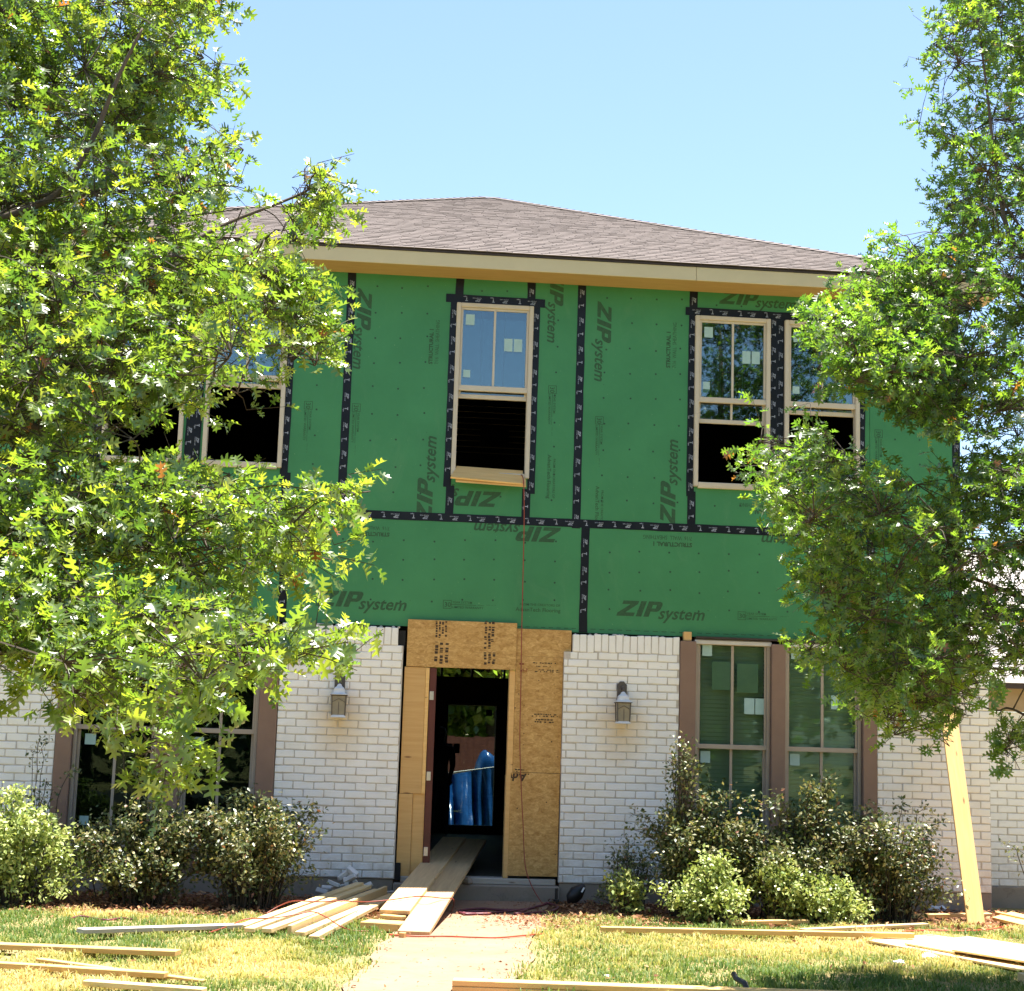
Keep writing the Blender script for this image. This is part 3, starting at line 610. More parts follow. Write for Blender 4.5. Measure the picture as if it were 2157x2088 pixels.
flash(-.497, .424); flash(-3.392, -2.470, False); flash(-4.545, -3.625, True, False); flash(2.389, 3.310, True, False); flash(3.487, 4.409, False, True)
for xm in (-3.508, 3.398): tape(xm - .043, WZ1 + .03, xm - .045, WZ0 - .05, .092, 1); tape(xm + .045, WZ1 + .03, xm + .043, WZ0 - .05, .092, 2)
tape(.56, WZ1 + .052, -.63, WZ1 + .058, .10, 2); tape(4.52, WZ1 + .05, 2.27, WZ1 + .056, .10, 3); tape(-2.33, WZ1 + .05, -4.68, WZ1 + .05, .10, 3)
# --- loose sill board under the middle window
sb = empty('sill_board', (0, 0, 0), house)
a0, a1, a2, a3 = at(962, 985, .12), at(1101, 995, .12), at(1101, 1022, -.06), at(949, 1008, -.06)
def slab(name, pts, up, th, mat, parent=None):
    V = [Vector(p) for p in pts]; u = Vector(up) * th
    mb = MB().add([*V, *[v + u for v in V]], [(3, 2, 1, 0), (4, 5, 6, 7), (0, 1, 5, 4), (1, 2, 6, 5), (2, 3, 7, 6), (3, 0, 4, 7)])
    return mb.build(name, mat, parent)
slab('board', (a3, a2, a1, a0), (0, -.3, .95), .019, MAT['pine'], sb)
slab('board', (at(960, 1012, -.045), at(1108, 1023, -.045), at(1108, 1010, .0), at(960, 1000, .0)), (0, 0, -1), .02, MAT['pine'], sb)

# --- doorway framing
def opb(name, p0, p1, Y0, Y1, mat, parent=house, bev=.003):
    a, b = at(*p0, Y0), at(*p1, Y0); return MB().box(min(a.x, b.x), max(a.x, b.x), Y0, Y1, min(a.z, b.z), max(a.z, b.z)).build(name, mat, parent, bevel=bev)
hd = MB().box(-.928, .335, .035, .053, 2.595, 3.135).build('strand_board_header', MAT['osb'], house, bevel=.002)
r1 = MB(); 
r1.box(.336, .975, .058, .076, 2.76, 3.075); r1.box(.336, .885, .058, .076, 1.435, 2.758); up_ = r1.build('strand_board_panel', MAT['osb'], house)
lo_ = MB().box(.315, .880, .056, .074, .275, 1.430).build('strand_board_panel', MAT['osb'], house, bevel=.002)
MB().box(.268, .334, .06, .20, 1.18, 2.593).build('jamb_stud', MAT['stud'], house, bevel=.003)
MB().box(.262, .314, .055, .20, .247, 1.40).build('jamb_stud', MAT['stud'], house, bevel=.003)
# left: strips of pine in two lengths and a red jamb with hinges
MB().box(-.945, -.700, .045, .066, 1.16, 2.59).build('jamb_board', MAT['stud'], house, bevel=.003)
MB().box(-.950, -.795, .047, .066, .245, 1.157).build('jamb_board', MAT['stud'], house, bevel=.003)
MB().box(-.793, -.655, .067, .105, .245, 2.588).build('jamb_stud', MAT['stud'], house, bevel=.003)
MB().box(-.699, -.658, .040, .066, 1.16, 2.588).build('jamb_stud', MAT['pine'], house, bevel=.003)
jb = MB().box(-.653, -.575, .05, .22, .247, 2.590).build('door_jamb', MAT['jamb'], house, bevel=.004)
for z in (2.27, 1.36, .52): MB().box(-.648, -.600, .044, .0495, z - .05, z + .05).build('hinge', MAT['steel'], jb, bevel=.003)
MB().box(-1.03, -.95, .03, .09, 2.78, 3.0).build('felt_scrap', MAT['felt'], house); MB().box(-.966, -.90, .02, .045, .20, .39).build('felt_scrap', MAT['felt'], house)
# stamped print on the strand board (unreadable lines, and part of one word upside down)
def stamp_lines(px0, py0, px1, py1, Y, parent, rows, vertical, mat='ink', seed=0):
    rr = random.Random(seed); a, b = at(px0, py0, Y), at(px1, py1, Y); q = []
    x0, x1, z0, z1 = min(a.x, b.x), max(a.x, b.x), min(a.z, b.z), max(a.z, b.z)
    for r in range(rows):
        lo, hi = ((x0, x1) if vertical else (z0, z1)); w_ = (hi - lo) / rows; c0 = lo + r * w_ + w_ * .18; c1 = c0 + w_ * .62; t, te = (z0, z1) if vertical else (x0, x1)
        t += rr.uniform(0, .06)
        while t < te:
            l_ = rr.uniform(.010, .034); e = min(t + l_, te); j = rr.uniform(-.1, .1) * w_
            q.append((c0 + j, t, c1 + j, e) if vertical else (t, c0 + j, e, c1 + j)); t = e + rr.choice((.006, .008, .03))
    V, fs = rects(q); me = bpy.data.meshes.new('stamp'); me.from_pydata([(x, Y - .0015, z) for x, z in V], [], fs); me.update()
    if me.polygons[0].normal.y > 0: me.flip_normals()
    link('stamp', me, MAT[mat], parent, 'stuff')
for q in ((917, 1308, 942, 1345, 4, 1), (915, 1352, 945, 1405, 3, 2), (1020, 1308, 1034, 1370, 2, 3), (1034, 1308, 1042, 1355, 1, 4), (1018, 1374, 1044, 1408, 3, 5)): stamp_lines(*q[:4], .035, hd, q[4], True, seed=q[5])
for q in ((1114, 1394, 1176, 1400, 1, 6), (1126, 1402, 1160, 1406, 1, 7), (1124, 1409, 1178, 1418, 2, 8), (1115, 1502, 1176, 1512, 2, 9), (1120, 1513, 1166, 1524, 2, 10)): stamp_lines(*q[:4], .058, up_, q[4], False, seed=q[5])
stamp_lines(1089, 1396, 1104, 1402, .058, up_, 1, False, 'inkred', 11); stamp_lines(1091, 1407, 1112, 1416, .058, up_, 2, False, 'inkred', 12)
o = at(1110, 1628, .056); print_on('stamp', txt('Adv', 1, .12, .035), (o.x, o.z), LF, DN, .10, MAT['ink'], lo_, .0545, (.317, .88, .3, 1.42))
stamp_lines(1082, 1619, 1104, 1624, .056, lo_, 1, False, 'ink', 13)
ko = MB()
for k in range(26):
    x, z = random.uniform(.34, .86), random.uniform(.3, 2.5); r = random.uniform(.004, .009); y = .0565 if z > 1.44 else .0545
    ko.add([(x + r * math.cos(t), y, z + r * math.sin(t)) for t in np.linspace(0, 6.28, 7)[:-1]], [(0, 1, 2, 3, 4, 5)])
ko.build('knot_marks', MAT['ink'], up_)
# --- eaves and roof
OV = .36
MB().box(-6.42, 5.98, -OV, .0995, ZE, ZE + .012).build('soffit', MAT['soffit'], house)
for a, b in ((-6.44, -2.6), (-2.596, 2.3), (2.304, 6.0)): MB().box(a, b, -OV - .022, -OV, ZE - .006, ZE + .158).build('fascia_board', MAT['fascia'], house, bevel=.003)
MB().box(-6.46, 6.02, -OV - .034, -OV + .05, ZE + .160, ZE + .184).build('drip_edge', MAT['drip'], house)
ROOF = empty('roof', (0, 0, 0), house)
e0, zE = -OV - .05, ZE + .186; XL, XR, XP, YP, ZP = -6.52, 6.03, .22, 5.95, 10.33; YB = 12.3
mb = MB().add([(XL, e0, zE), (XR, e0, zE), (XP, YP, ZP), (XL, YB, zE), (XR, YB, zE), (XP, YP + .4, ZP)], [(0, 1, 2), (1, 4, 5, 2), (4, 3, 5), (3, 0, 2, 5)])
mb.build('roof_deck', MAT['roofbase'], ROOF)
sl_len = math.hypot(YP - e0, ZP - zE); sy, sz_ = (YP - e0) / sl_len, (ZP - zE) / sl_len
EXPO = .143; rows = int(sl_len / EXPO); nsh = 0; rest = MB()
shing = {}
def shingle_mesh(wd):
    k = round(wd / .05)
    if k not in shing:
        w_ = k * .05 - .006; L_ = EXPO + .03; t0, t1 = (.0095 if k % 2 else .012), .003
        me = MB().add([(0, 0, 0), (w_, 0, 0), (w_, L_, 0), (0, L_, 0), (0, -.003, t0), (w_, -.003, t0), (w_, L_, t1), (0, L_, t1)], [(0, 3, 2, 1), (4, 5, 6, 7), (0, 1, 5, 4), (1, 2, 6, 5), (2, 3, 7, 6), (3, 0, 4, 7)]).mesh('shingle')
        me.materials.append(MAT['shingle']); shing[k] = me
    return shing[k], k * .05
tilt = math.atan2(sz_, sy)
for r in range(rows):
    s = r * EXPO; t = s / sl_len; xa, xb = XL + (XP - XL) * t, XR + (XP - XR) * t; x = xa + random.uniform(-.2, 0)
    while x < xb:
        me, wd = shingle_mesh(random.choice((.15, .2, .2, .25, .25, .3, .35)))
        if x >= xa - .02 and x + wd <= xb + .04:
            M = Matrix.Translation((x, e0 + sy * s, zE + sz_ * s + .002 + random.uniform(0, .0006))) @ Matrix.Rotation(tilt - .014, 4, 'X')
            vis = -5.0 < x < 5.5
            if nsh < 300 and vis: o = link('shingle', me, None, ROOF); o.matrix_world = M; nsh += 1
            else: rest.add([M @ v.co for v in me.vertices], [p.vertices for p in me.polygons])
        x += wd
rest.build('shingles', MAT['shingle'], ROOF, kind='stuff')
for (xa, xb) in ((XL, XP), (XR, XP)):
    cp = MB(); A_, B_ = Vector((xa, e0, zE)), Vector((xb, YP, ZP)); Lh = (B_ - A_).length; d = (B_ - A_) / Lh; sdv = d.cross(Vector((0, 0, 1))).normalized()
    for k in range(int(Lh / .15)):
        p = A_ + d * (k * .15) + Vector((0, 0, .03)); q = p + d * .2 - Vector((0, 0, .012)); dn = Vector((0, 0, -.045))
        cp.add([p - sdv * .13 + dn, p, p + sdv * .13 + dn, q - sdv * .13 + dn, q, q + sdv * .13 + dn], [(0, 1, 4, 3), (1, 2, 5, 4), (0, 2, 1)])
    cp.build('hip_cap', MAT['shingle'], ROOF, kind='stuff')

# ================================================================ WALL LANTERNS
def lantern(px, py0, py1, label):
    a, b = at(px, py0, 0), at(px, py1, 0); h = a.z - b.z; R = tag(empty('wall_lantern', (a.x, 0, b.z)), label, 'lantern', 'lanterns either side of the door')
    S = h / .49
    bp = MB(); pts = [(-.058, .30), (.058, .30), (.058, .455), (.04, .465), (.024, .492), (-.024, .492), (-.04, .465), (-.058, .455)]
    pts = [(x * S, z * S) for x, z in pts]; pts[0] = (-.058 * S, .17 * S); pts[1] = (.058 * S, .17 * S)
    n = len(pts); bp.add([(x, -.022, z) for x, z in pts] + [(x, .004, z) for x, z in pts], [tuple(range(n))[::-1] if False else tuple(range(n)), tuple(range(2 * n - 1, n - 1, -1))] + [(i, i + n, (i + 1) % n + n, (i + 1) % n) for i in range(n)])
    bp.build('back_plate', MAT['lampbody'], R, bevel=.004)
    MB().tube([(0, -.02, .40 * S), (0, -.06, .43 * S), (0, -.11, .415 * S), (0, -.12, .36 * S)], .011, 8).build('scroll_arm', MAT['lampbody'], R, smooth=True)
    r2 = math.sqrt(2)
    MB().lathe([(.10 * r2 * S * .98, .245 * S), (.10 * r2 * S, .252 * S), (.068 * r2 * S, .262 * S), (.060 * r2 * S, .285 * S), (.058 * r2 * S, .312 * S), (.048 * r2 * S, .325 * S), (.030 * r2 * S, .338 * S), (.022 * r2 * S, .358 * S), (.006, .372 * S)], 4, 0, -.12).build('cap', MAT['lampcap'], R, bevel=.003)
    MB().lathe([(.083 * r2 * S, .235 * S), (.097 * r2 * S, .2445 * S)], 4, 0, -.12).build('cap_rim', MAT['lampbody'], R)
    MB().lathe([(.067 * r2 * S, .028 * S), (.073 * r2 * S, .234 * S)], 4, 0, -.12).build('glass_box', MAT['lampglass'], R)
    for sx in (-1, 1):
        for sy_ in (-1, 1): MB().tube([(sx * .070 * S, -.12 + sy_ * .070 * S, .022 * S), (sx * .077 * S, -.12 + sy_ * .077 * S, .236 * S)], .007, 4).build('corner_post', MAT['lampbody'], R)
    MB().box(-.003, .003, -.12 - .078 * S, -.12 - .073 * S, .03 * S, .17 * S).tube([(-.07 * S, -.125 - .074 * S, .165 * S), (0, -.125 - .075 * S, .205 * S), (.07 * S, -.125 - .074 * S, .165 * S)], .004, 4).build('glazing_bar', MAT['lampbody'], R)
    MB().lathe([(.082 * r2 * S, 0), (.078 * r2 * S, .012 * S), (.070 * r2 * S, .027 * S)], 4, 0, -.12).build('base_tray', MAT['lampcap'], R, bevel=.002)
lantern(1310, 1436, 1525, 'bronze wall lantern with pale cap, right of the doorway')
lantern(717, 1418, 1512, 'bronze wall lantern with pale cap, left of the doorway beneath the oak leaves')

# ================================================================ LUMBER
def board(p0, p1, w, t, mat, label, cat='board', group=None, roll=0, name='board', bev=.004, twist=0):
    """p0,p1: middle of the underside at both ends"""
    p0, p1 = Vector(p0), Vector(p1); d = p1 - p0; L_ = d.length; x = d.normalized(); y = Vector((0, 0, 1)).cross(x).normalized(); z = x.cross(y)
    R = Matrix((x, y, z)).transposed().to_4x4()
    me = bpy.data.meshes.new(name); bm = bmesh.new(); bmesh.ops.create_cube(bm, size=1)
    bmesh.ops.scale(bm, vec=(L_, w, t), verts=bm.verts); bmesh.ops.translate(bm, vec=(L_ / 2, 0, t / 2), verts=bm.verts)
    bmesh.ops.bevel(bm, geom=bm.edges[:], offset=bev, segments=1, affect='EDGES'); bm.to_mesh(me); bm.free()
    o = link(name, me, mat); o.matrix_world = Matrix.Translation(p0) @ R @ Matrix.Rotation(roll, 4, 'X')
    return tag(o, label, cat, group)
G1 = 'boards piled left of the door ramp'
def end_pt(px, py, z): return gp(px, py, z)
FAR = -.42
LB = [  # front px, front z, far px, far z(None -> from pixel at Y FAR), w, t, label
    ((507, 1958), .012, (758, 1866), .089, .038, 'leftmost flat pine board of the pile left of the ramp'),
    ((524, 1964), .030, (774, 1872), .089, .038, 'second flat pine board from the left in the pile by the ramp'),
    ((561, 1965), .040, (795, 1880), .089, .038, 'flat pine board left of the board standing on edge in the pile'),
    ((609, 1971), .006, (812, 1884), .038, .089, 'pine board standing on its edge in the middle of the pile'),
    ((631, 1972), .012, (826, 1890), .089, .038, 'flat pine board right of the board standing on edge in the pile'),
    ((660, 1981), .010, (838, 1887), .089, .038, 'rightmost flat pine board of the pile nearest the ramp')]
for k, (f, z, fr, w_, t_, lab) in enumerate(LB):
    p0 = end_pt(f[0], f[1], z); p1 = at(fr[0], fr[1], FAR + k * .03); board(p0, p1, w_, t_, MAT['pine_pale'], lab, group=G1)
board(gp(700, 1905, .0), gp(845, 1893, .0), .10, .09, MAT['weathered'], 'grey timber block under the far ends of the piled boards', 'timber')
# ramp of wide planks
p2a, p2b = gp(871, 1971, .0), at(1000, 1774, 2.2); G2 = 'planks of the ramp into the doorway'
board(p2a, p2b, .292, .040, MAT['plank'], 'right-hand wide plank of the ramp, its end on the concrete path', 'plank', G2)
p1a, p1b = gp(831, 1926, .105), at(957, 1770, 2.1)
board(p1a, p1b, .292, .040, MAT['plank'], 'left-hand wide plank of the ramp, its front end propped up', 'plank', G2)
board(Vector((-.72, -1.3, .10)), Vector((-.42, .75, .30)), .235, .040, MAT['plank'], 'plank under the left edge of the ramp against the jamb', 'plank', G2)
board(gp(768, 1956, .0), gp(850, 1961, .0), .27, .075, MAT['pine'], 'short thick plank lying under the raised end of the ramp', 'plank', bev=.006)
board(gp(805, 1934, .07), gp(850, 1938, .07), .10, .035, MAT['pine'], 'pine offcut wedged between ramp plank and the block below', 'offcut')
board(gp(842, 1976, .0), gp(853, 1977, .0), .05, .05, MAT['stud'], 'tiny wood cube beside the orange cord on the path', 'offcut')
# stray boards on the left lawn
def gboard(a, b, w_, t_, mat, lab, z=.01, group=None, cat='board', z2=None):
    return board(gp(*a, z), gp(*b, z if z2 is None else z2), w_, t_, mat, lab, cat, group)
gboard((168, 1966), (505, 1955), .14, .038, MAT['weathered'], 'greyish weathered board on the left lawn touching the pile', .05, z2=.02)
gboard((-20, 1997), (375, 2013), .14, .040, MAT['pine'], 'pine board with a sawn end on the left lawn below the grey one', .03, z2=.05)
gboard((-30, 2036), (350, 2060), .09, .038, MAT['pine'], 'long narrow pine board at the lower left edge of the lawn', .03)
gboard((80, 2024), (430, 2070), .065, .020, MAT['pine'], 'thin lath lying crosswise behind the long narrow board at lower left', .05, z2=.015)
gboard((180, 2076), (430, 2094), .09, .038, MAT['pine_pale'], 'pine board cut off by the bottom edge at lower left', .03)
gboard((318, 2064), (350, 2066), .06, .05, MAT['stud'], 'small bright offcut beside the narrow board at lower left', .0, cat='offcut')
# boards on the right lawn
gboard((1540, 1948), (1700, 1945), .089, .038, MAT['pine'], 'short pine board on the right lawn before the variegated shrubs', .03)
gboard((1620, 1938), (2085, 1931), .089, .038, MAT['pine'], 'long pine board on the right lawn running behind the leaning plank', .035)
gboard((1265, 1962), (1924, 1976), .089, .045, MAT['pine'], 'longest pine board on the right lawn, starting beside the path', .035, z2=.05)
gboard((1690, 1963), (1950, 1951), .089, .030, MAT['pine_pale'], 'pale pine board laid across just behind the longest board', .03)
gboard((1950, 1979), (1966, 1979), .08, .045, MAT['stud'], 'small wood block alone on the grass near the plywood', .0, cat='offcut')
# leaning plank
board(at(2055, 1948, -1.42) * 1.0, at(1989, 1440, -.02), .187, .038, MAT['pine'], 'tall pine plank leaning on the white brick wall at right', 'plank')
# plywood sheets on the grass at right
def sheetgood(pts, z, th, lab, mat='pine_pale', group='plywood sheets on the right lawn'):
    P = [gp(x, y, z) for x, y in pts]; o = slab('plywood_sheet', P, (0, 0, 1), th, MAT[mat]); tag(o, lab, 'plywood', group); bevel_mesh(o.data, .002); return o
sheetgood([(1825, 1984), (2230, 2062), (2260, 2015), (1960, 1972)], .02, .018, 'lowest plywood sheet on the lawn, pointing left')
sheetgood([(1905, 1990), (2010, 2009), (2190, 1998), (2040, 1976)], .045, .016, 'middle plywood sheet of the three on the lawn')
sheetgood([(2005, 2004), (2220, 2038), (2270, 2010), (2100, 1990)], .068, .016, 'topmost plywood sheet of the three on the lawn')
sheetgood([(2090, 1938), (2210, 1968), (2260, 1955), (2130, 1926)], .03, .03, 'timber panel on the soil right of the leaning plank', 'pine', None)
gboard((2100, 1936), (2230, 1965), .05, .08, MAT['stud'], 'reddish timber edge at the far right by the panel', .0)
board(gp(2150, 2076, .0), gp(2230, 2078, .0), .14, .09, MAT['pine_pale'], 'thick timber end at the right edge in the shade', 'timber')
# foreground plank bundle with a black strap
G3 = 'stacked planks along the bottom edge'
fa, fb = gp(953, 2089, .0), gp(2010, 2125, .0)
board(fa, fb, .14, .045, MAT['pine'], 'lower plank of the stack along the bottom edge', 'plank', G3)
board(fa + Vector((0, .004, .047)), fb + Vector((0, .004, .047)), .14, .040, MAT['pine'], 'upper plank of the stack along the bottom edge', 'plank', G3)
s0 = gp(1551, 2062, .10); tag(MB().tube([s0 + Vector((-.01, .05, .03)), s0 + Vector((.0, .0, .0)), s0 + Vector((.03, -.13, -.01)), s0 + Vector((.05, -.2, -.09))], .021, 6).build('strap', MAT['blackplastic'], smooth=True), 'black strap end poking up over the bottom planks', 'strap')

# ================================================================ CORDS
def bez(pts, n=8):
    P = [Vector(p) for p in pts]; out = []
    for i in range(len(P) - 1):
        p0, p1, p2, p3 = P[max(i - 1, 0)], P[i], P[i + 1], P[min(i + 2, len(P) - 1)]
        for k in range(n):
            t = k / n; out.append(.5 * ((2 * p1) + (-p0 + p2) * t + (2 * p0 - 5 * p1 + 4 * p2 - p3) * t * t + (-p0 + 3 * p1 - 3 * p2 + p3) * t ** 3))
    out.append(P[-1]); return out
def cord(pts, r, mat, label, group=None): return tag(MB().tube(bez(pts), r, 6).build('extension_cord', mat, smooth=True), label, 'cord', group)
hang = [at(1098, 1000, .05), at(1103, 1016, -.07), at(1104, 1100, -.04), at(1101, 1240, .03), at(1099, 1330, .02), at(1097, 1450, .03), at(1095, 1560, .02), at(1098, 1660, .0), at(1102, 1740, -.03), at(1106, 1820, -.08), at(1118, 1862, -.15), gp(1140, 1900, .02), gp(1150, 1906, .015)]
cord(hang, .006, MAT['cordred'], 'thin red cord hanging from the middle upper window to the ground')
cord([gp(x, y, .02) for x, y in ((1150, 1904), (1110, 1915), (1060, 1917), (1010, 1914), (970, 1918), (975, 1924), (1030, 1925), (1020, 1920), (980, 1922), (985, 1926), (1060, 1921), (1110, 1916), (1085, 1925), (1130, 1922), (1160, 1920), (1175, 1910), (1150, 1902))], .013, MAT['cordpurple'], 'dark coiled cord on the shaded concrete before the step')
ov = lambda x, y, z: gp(x, y, z)
cord([ov(440, 1965, .02), ov(485, 1950, .05), ov(520, 1936, .085), ov(575, 1934, .10), ov(625, 1926, .13), ov(660, 1921, .15), ov(690, 1934, .11), ov(715, 1950, .08), ov(740, 1960, .03), ov(775, 1962, .02)], .006, MAT['cordred'], 'thin red cord looping over the front ends of the piled boards')
cord([ov(560, 1925, .05), ov(590, 1908, .12), ov(620, 1898, .17), ov(670, 1900, .19), ov(720, 1898, .22), ov(770, 1900, .19), ov(820, 1896, .2), ov(870, 1889, .22), ov(900, 1889, .23), ov(930, 1892, .20), ov(953, 1893, .19), ov(956, 1904, .08), ov(952, 1920, .02)], .006, MAT['cordred'], 'red cord lying across piled boards and both ramp planks')
cord([gp(x, y, .02) for x, y in ((820, 1969), (870, 1972), (930, 1972), (990, 1974), (1050, 1975), (1100, 1971), (1145, 1967))], .008, MAT['cord'], 'orange cord stretched straight across the concrete path')
cord([gp(x, y, .03) for x, y in ((1900, 1962), (1960, 1960), (2040, 1961), (2090, 1957), (2130, 1949), (2180, 1948))], .008, MAT['cord'], 'orange cord on the grass at the foot of the leaning plank')
cord([gp(x, y, .02) for x, y in ((145, 1937), (170, 1930), (205, 1936), (230, 1938), (255, 1934), (280, 1937))], .009, MAT['cordpurple'], 'short brown cord end on dry grass at left')
# ================================================================ RUBBLE AND SMALL THINGS
rub = [(702, 1862, 20), (724, 1842, -35), (742, 1836, 30), (730, 1862, 75), (713, 1870, -10), (690, 1872, 5), (752, 1866, 60), (772, 1866, -25), (737, 1850, -28), (680, 1878, 12)]
rl = ['lowest-left', 'upper-left tilted', 'uppermost', 'upright middle', 'bottom middle', 'far left flat', 'right-hand upright', 'rightmost', 'long slanting', 'leftmost half-buried']
for (px, py, ang), nm in zip(rub, rl):
    Yr = -.25 - random.uniform(0, .12); c = at(px, py, Yr); me = MB().box(-.105, .105, -.045, .045, -.036, .036).mesh('brick_rubble'); bm = bmesh.new(); bm.from_mesh(me)
    for v in bm.verts: v.co *= random.uniform(.72, 1.05)
    bmesh.ops.bevel(bm, geom=bm.edges[:], offset=.008, segments=1, affect='EDGES'); bm.to_mesh(me); bm.free()
    o = link('brick_rubble', me, MAT['rubble']); o.location = c; o.rotation_euler = (random.uniform(-.5, .5), math.radians(ang), random.uniform(-.6, .6)); o.scale = (.8, .8, .8)
    tag(o, nm + ' pale broken brick in the heap by the left pier', 'brick', 'broken bricks heaped by the wall')
lm = at(1215, 1875, -.35)   # black ground spotlight
sp = tag(empty('garden_spotlight', (lm.x, -.35, 0)), 'black garden spotlight tilted against the foundation right of the step', 'spotlight')
MB().tube([(-.07, 0, .02), (-.055, .0, .07), (0, .0, .14), (.06, .0, .20), (.085, 0, .225)], [.035, .075, .085, .05, .02], 10).build('housing', MAT['blackplastic'], sp, smooth=True)
MB().tube([(-.02, .02, 0), (-.01, .02, .08)], .012, 6).build('stake', MAT['blackplastic'], sp)
MB().add([(.035, -.075, .155), (.055, -.073, .15), (.085, -.05, .20), (.065, -.055, .205)], [(0, 1, 2, 3)]).build('label_plate', MAT['paper'], sp)
v = at(1172, 1885, -.2); vp = tag(empty('hose_spigot', (v.x, -.2, 0)), 'short black pipe stub standing at the right end of the step', 'pipe')
MB().tube([(0, 0, 0), (0, 0, .17)], .018, 8).build('pipe', MAT['blackplastic'], vp); MB().tube([(0, 0, .0), (0, 0, .05)], .034, 8).build('collar', MAT['blackplastic'], vp)
st = at(986, 1838, .02); o = MB().lathe([(.05, 0), (.065, .02), (.058, .05), (.03, .075), (.005, .08)], 6).build('stone', MAT['foundation']); o.location = (st.x, -.02, .178); tag(o, 'rounded stone on the sill wedged beside the ramp', 'stone')
def litter(px, py, s, lab, seed):
    rr = random.Random(seed); c = gp(px, py, .01); bm = bmesh.new(); bmesh.ops.create_icosphere(bm, subdivisions=2, radius=s)
    for v in bm.verts: v.co = Vector((v.co.x * rr.uniform(.7, 1.3), v.co.y * rr.uniform(.6, 1.2), abs(v.co.z) * .45 * rr.uniform(.4, 1.3)))
    me = bpy.data.meshes.new('litter'); bm.to_mesh(me); bm.free(); o = link('litter', me, MAT['paper']); o.location = c; tag(o, lab, 'litter')
litter(1942, 1913, .10, 'crumpled white plastic beneath the right shrub', 1); litter(1975, 1917, .12, 'torn white wrapping on the soil left of the leaning plank', 2)
litter(1958, 2016, .075, 'white rag on the grass before the plywood sheets', 3); litter(1894, 2027, .05, 'small pale scrap at the edge of the tree shadow', 4); litter(1210, 1989, .025, 'tiny white scrap on the grass right of the path', 5); litter(1278, 2057, .03, 'tiny white scrap near the bottom planks', 6)

# ================================================================ BACKYARD SEEN THROUGH THE HALL
fn = tag(empty('wooden_fence', (0, 19, 0)), 'dull red wooden fence seen through the glass back door', 'fence'); zf = fz(990, 1552, 19)
for k in range(34):
    x = -2.6 + k * .155; MB().box(x, x + .154, (k % 2) * .008, .02, 0, zf + random.uniform(-.015, .015)).build('picket', MAT['fence'], fn)
MB().box(-2.6, 2.7, .021, .07, zf - .4, zf - .3).box(-2.6, 2.7, .021, .07, .4, .5).build('rail', MAT['fence'], fn)
def tarp(cx, cy, wx, wy, h, lab, seed):
    n = 22; V = []; rng = np.random.default_rng(seed)
    for i in range(n + 1):
        for j in range(n + 1):
            u, v_ = i / n * 2 - 1, j / n * 2 - 1; r = max(abs(u), abs(v_)); ang = math.atan2(v_, u)
            z = h * (1 - max(0, (r - .45) / .55) ** (1.3 if seed == 1 else 3.0)) * (1 - (.25 * (u * u + v_ * v_) if seed != 1 else .12 * abs(u))) * (1 + .10 * math.sin(3 * u + seed)); fold = .13 * (abs(math.sin(ang * 5.5 + seed)) - .5 + .4 * math.sin(ang * 13 + 2 * seed)) * max(0, r - .3)
            V.append((cx + u * wx * (1 + fold), cy + v_ * wy * (1 + fold), max(.01, z + .05 * math.sin(u * 7 + v_ * 4) + .035 * abs(math.sin(u * 13 - v_ * 9))))) 
    me = bpy.data.meshes.new('tarp'); me.from_pydata(V, [], [(i * (n + 1) + j, (i + 1) * (n + 1) + j, (i + 1) * (n + 1) + j + 1, i * (n + 1) + j + 1) for i in range(n) for j in range(n)]); me.update()
    me.polygons.foreach_set('use_smooth', [True] * len(me.polygons)); tag(link('tarp', me, MAT['tarp']), lab, 'tarp')
def hanging_tarp():
    n, m = 60, 26; x0, x1 = fx(930, 1650, 13.4), fx(1056, 1650, 13.4); zt0, zt1, zb = fz(935, 1634, 13.4), fz(1045, 1614, 13.4), .05; V = []
    for i in range(n + 1):
        u = i / n
        for j in range(m + 1):
            v_ = j / m; sag = .07 * math.sin(u * math.pi * 2.5) * (1 - v_) * 0; f1 = abs(math.sin((u * 7.5 - .6 * v_) * 1.9 + .8 * math.sin(u * 9))); f2 = .5 * math.sin(u * 31 + v_ * 5)
            amp = (.05 + .26 * v_) * (1.5 if u < .42 else .7); V.append((x0 + (x1 - x0) * (u + .03 * v_ * math.sin(u * 17)), 13.4 - .55 * v_ ** 1.2 * (1 if u < .5 else .35) - amp * (f1 + .25 * f2), (zt0 * (1 - u) + zt1 * u) * (1 - v_) + zb * v_ + .03 * math.sin(u * 12 + v_ * 9) * v_))
    me = bpy.data.meshes.new('tarp'); me.from_pydata(V, [], [(i * (m + 1) + j, (i + 1) * (m + 1) + j, (i + 1) * (m + 1) + j + 1, i * (m + 1) + j + 1) for i in range(n) for j in range(m)]); me.update()
    tag(link('tarp', me, MAT['tarp']), 'crumpled blue tarp hanging in folds behind the glass back door', 'tarp')
    tag(MB().tube([(x0 - .1, 13.43, zt0 + .01), (x1 + .1, 13.43, zt1 + .01)], .018, 6).build('pole', MAT['weathered']), 'pale pole along the top of the hanging blue tarp', 'pole')
hanging_tarp()
tarp(fx(1052, 1600, 14.6), 14.6, .62, .5, fz(1040, 1585, 14.6), 'blue tarp hood at the right edge of the glass back door', 4)
br = tag(empty('neighbour_roof', (0, 26, 0)), 'pale tan gable roof beyond the red fence', 'roof')
a, b, c = at(905, 1548, 26), at(1005, 1548, 26), at(935, 1528, 26)
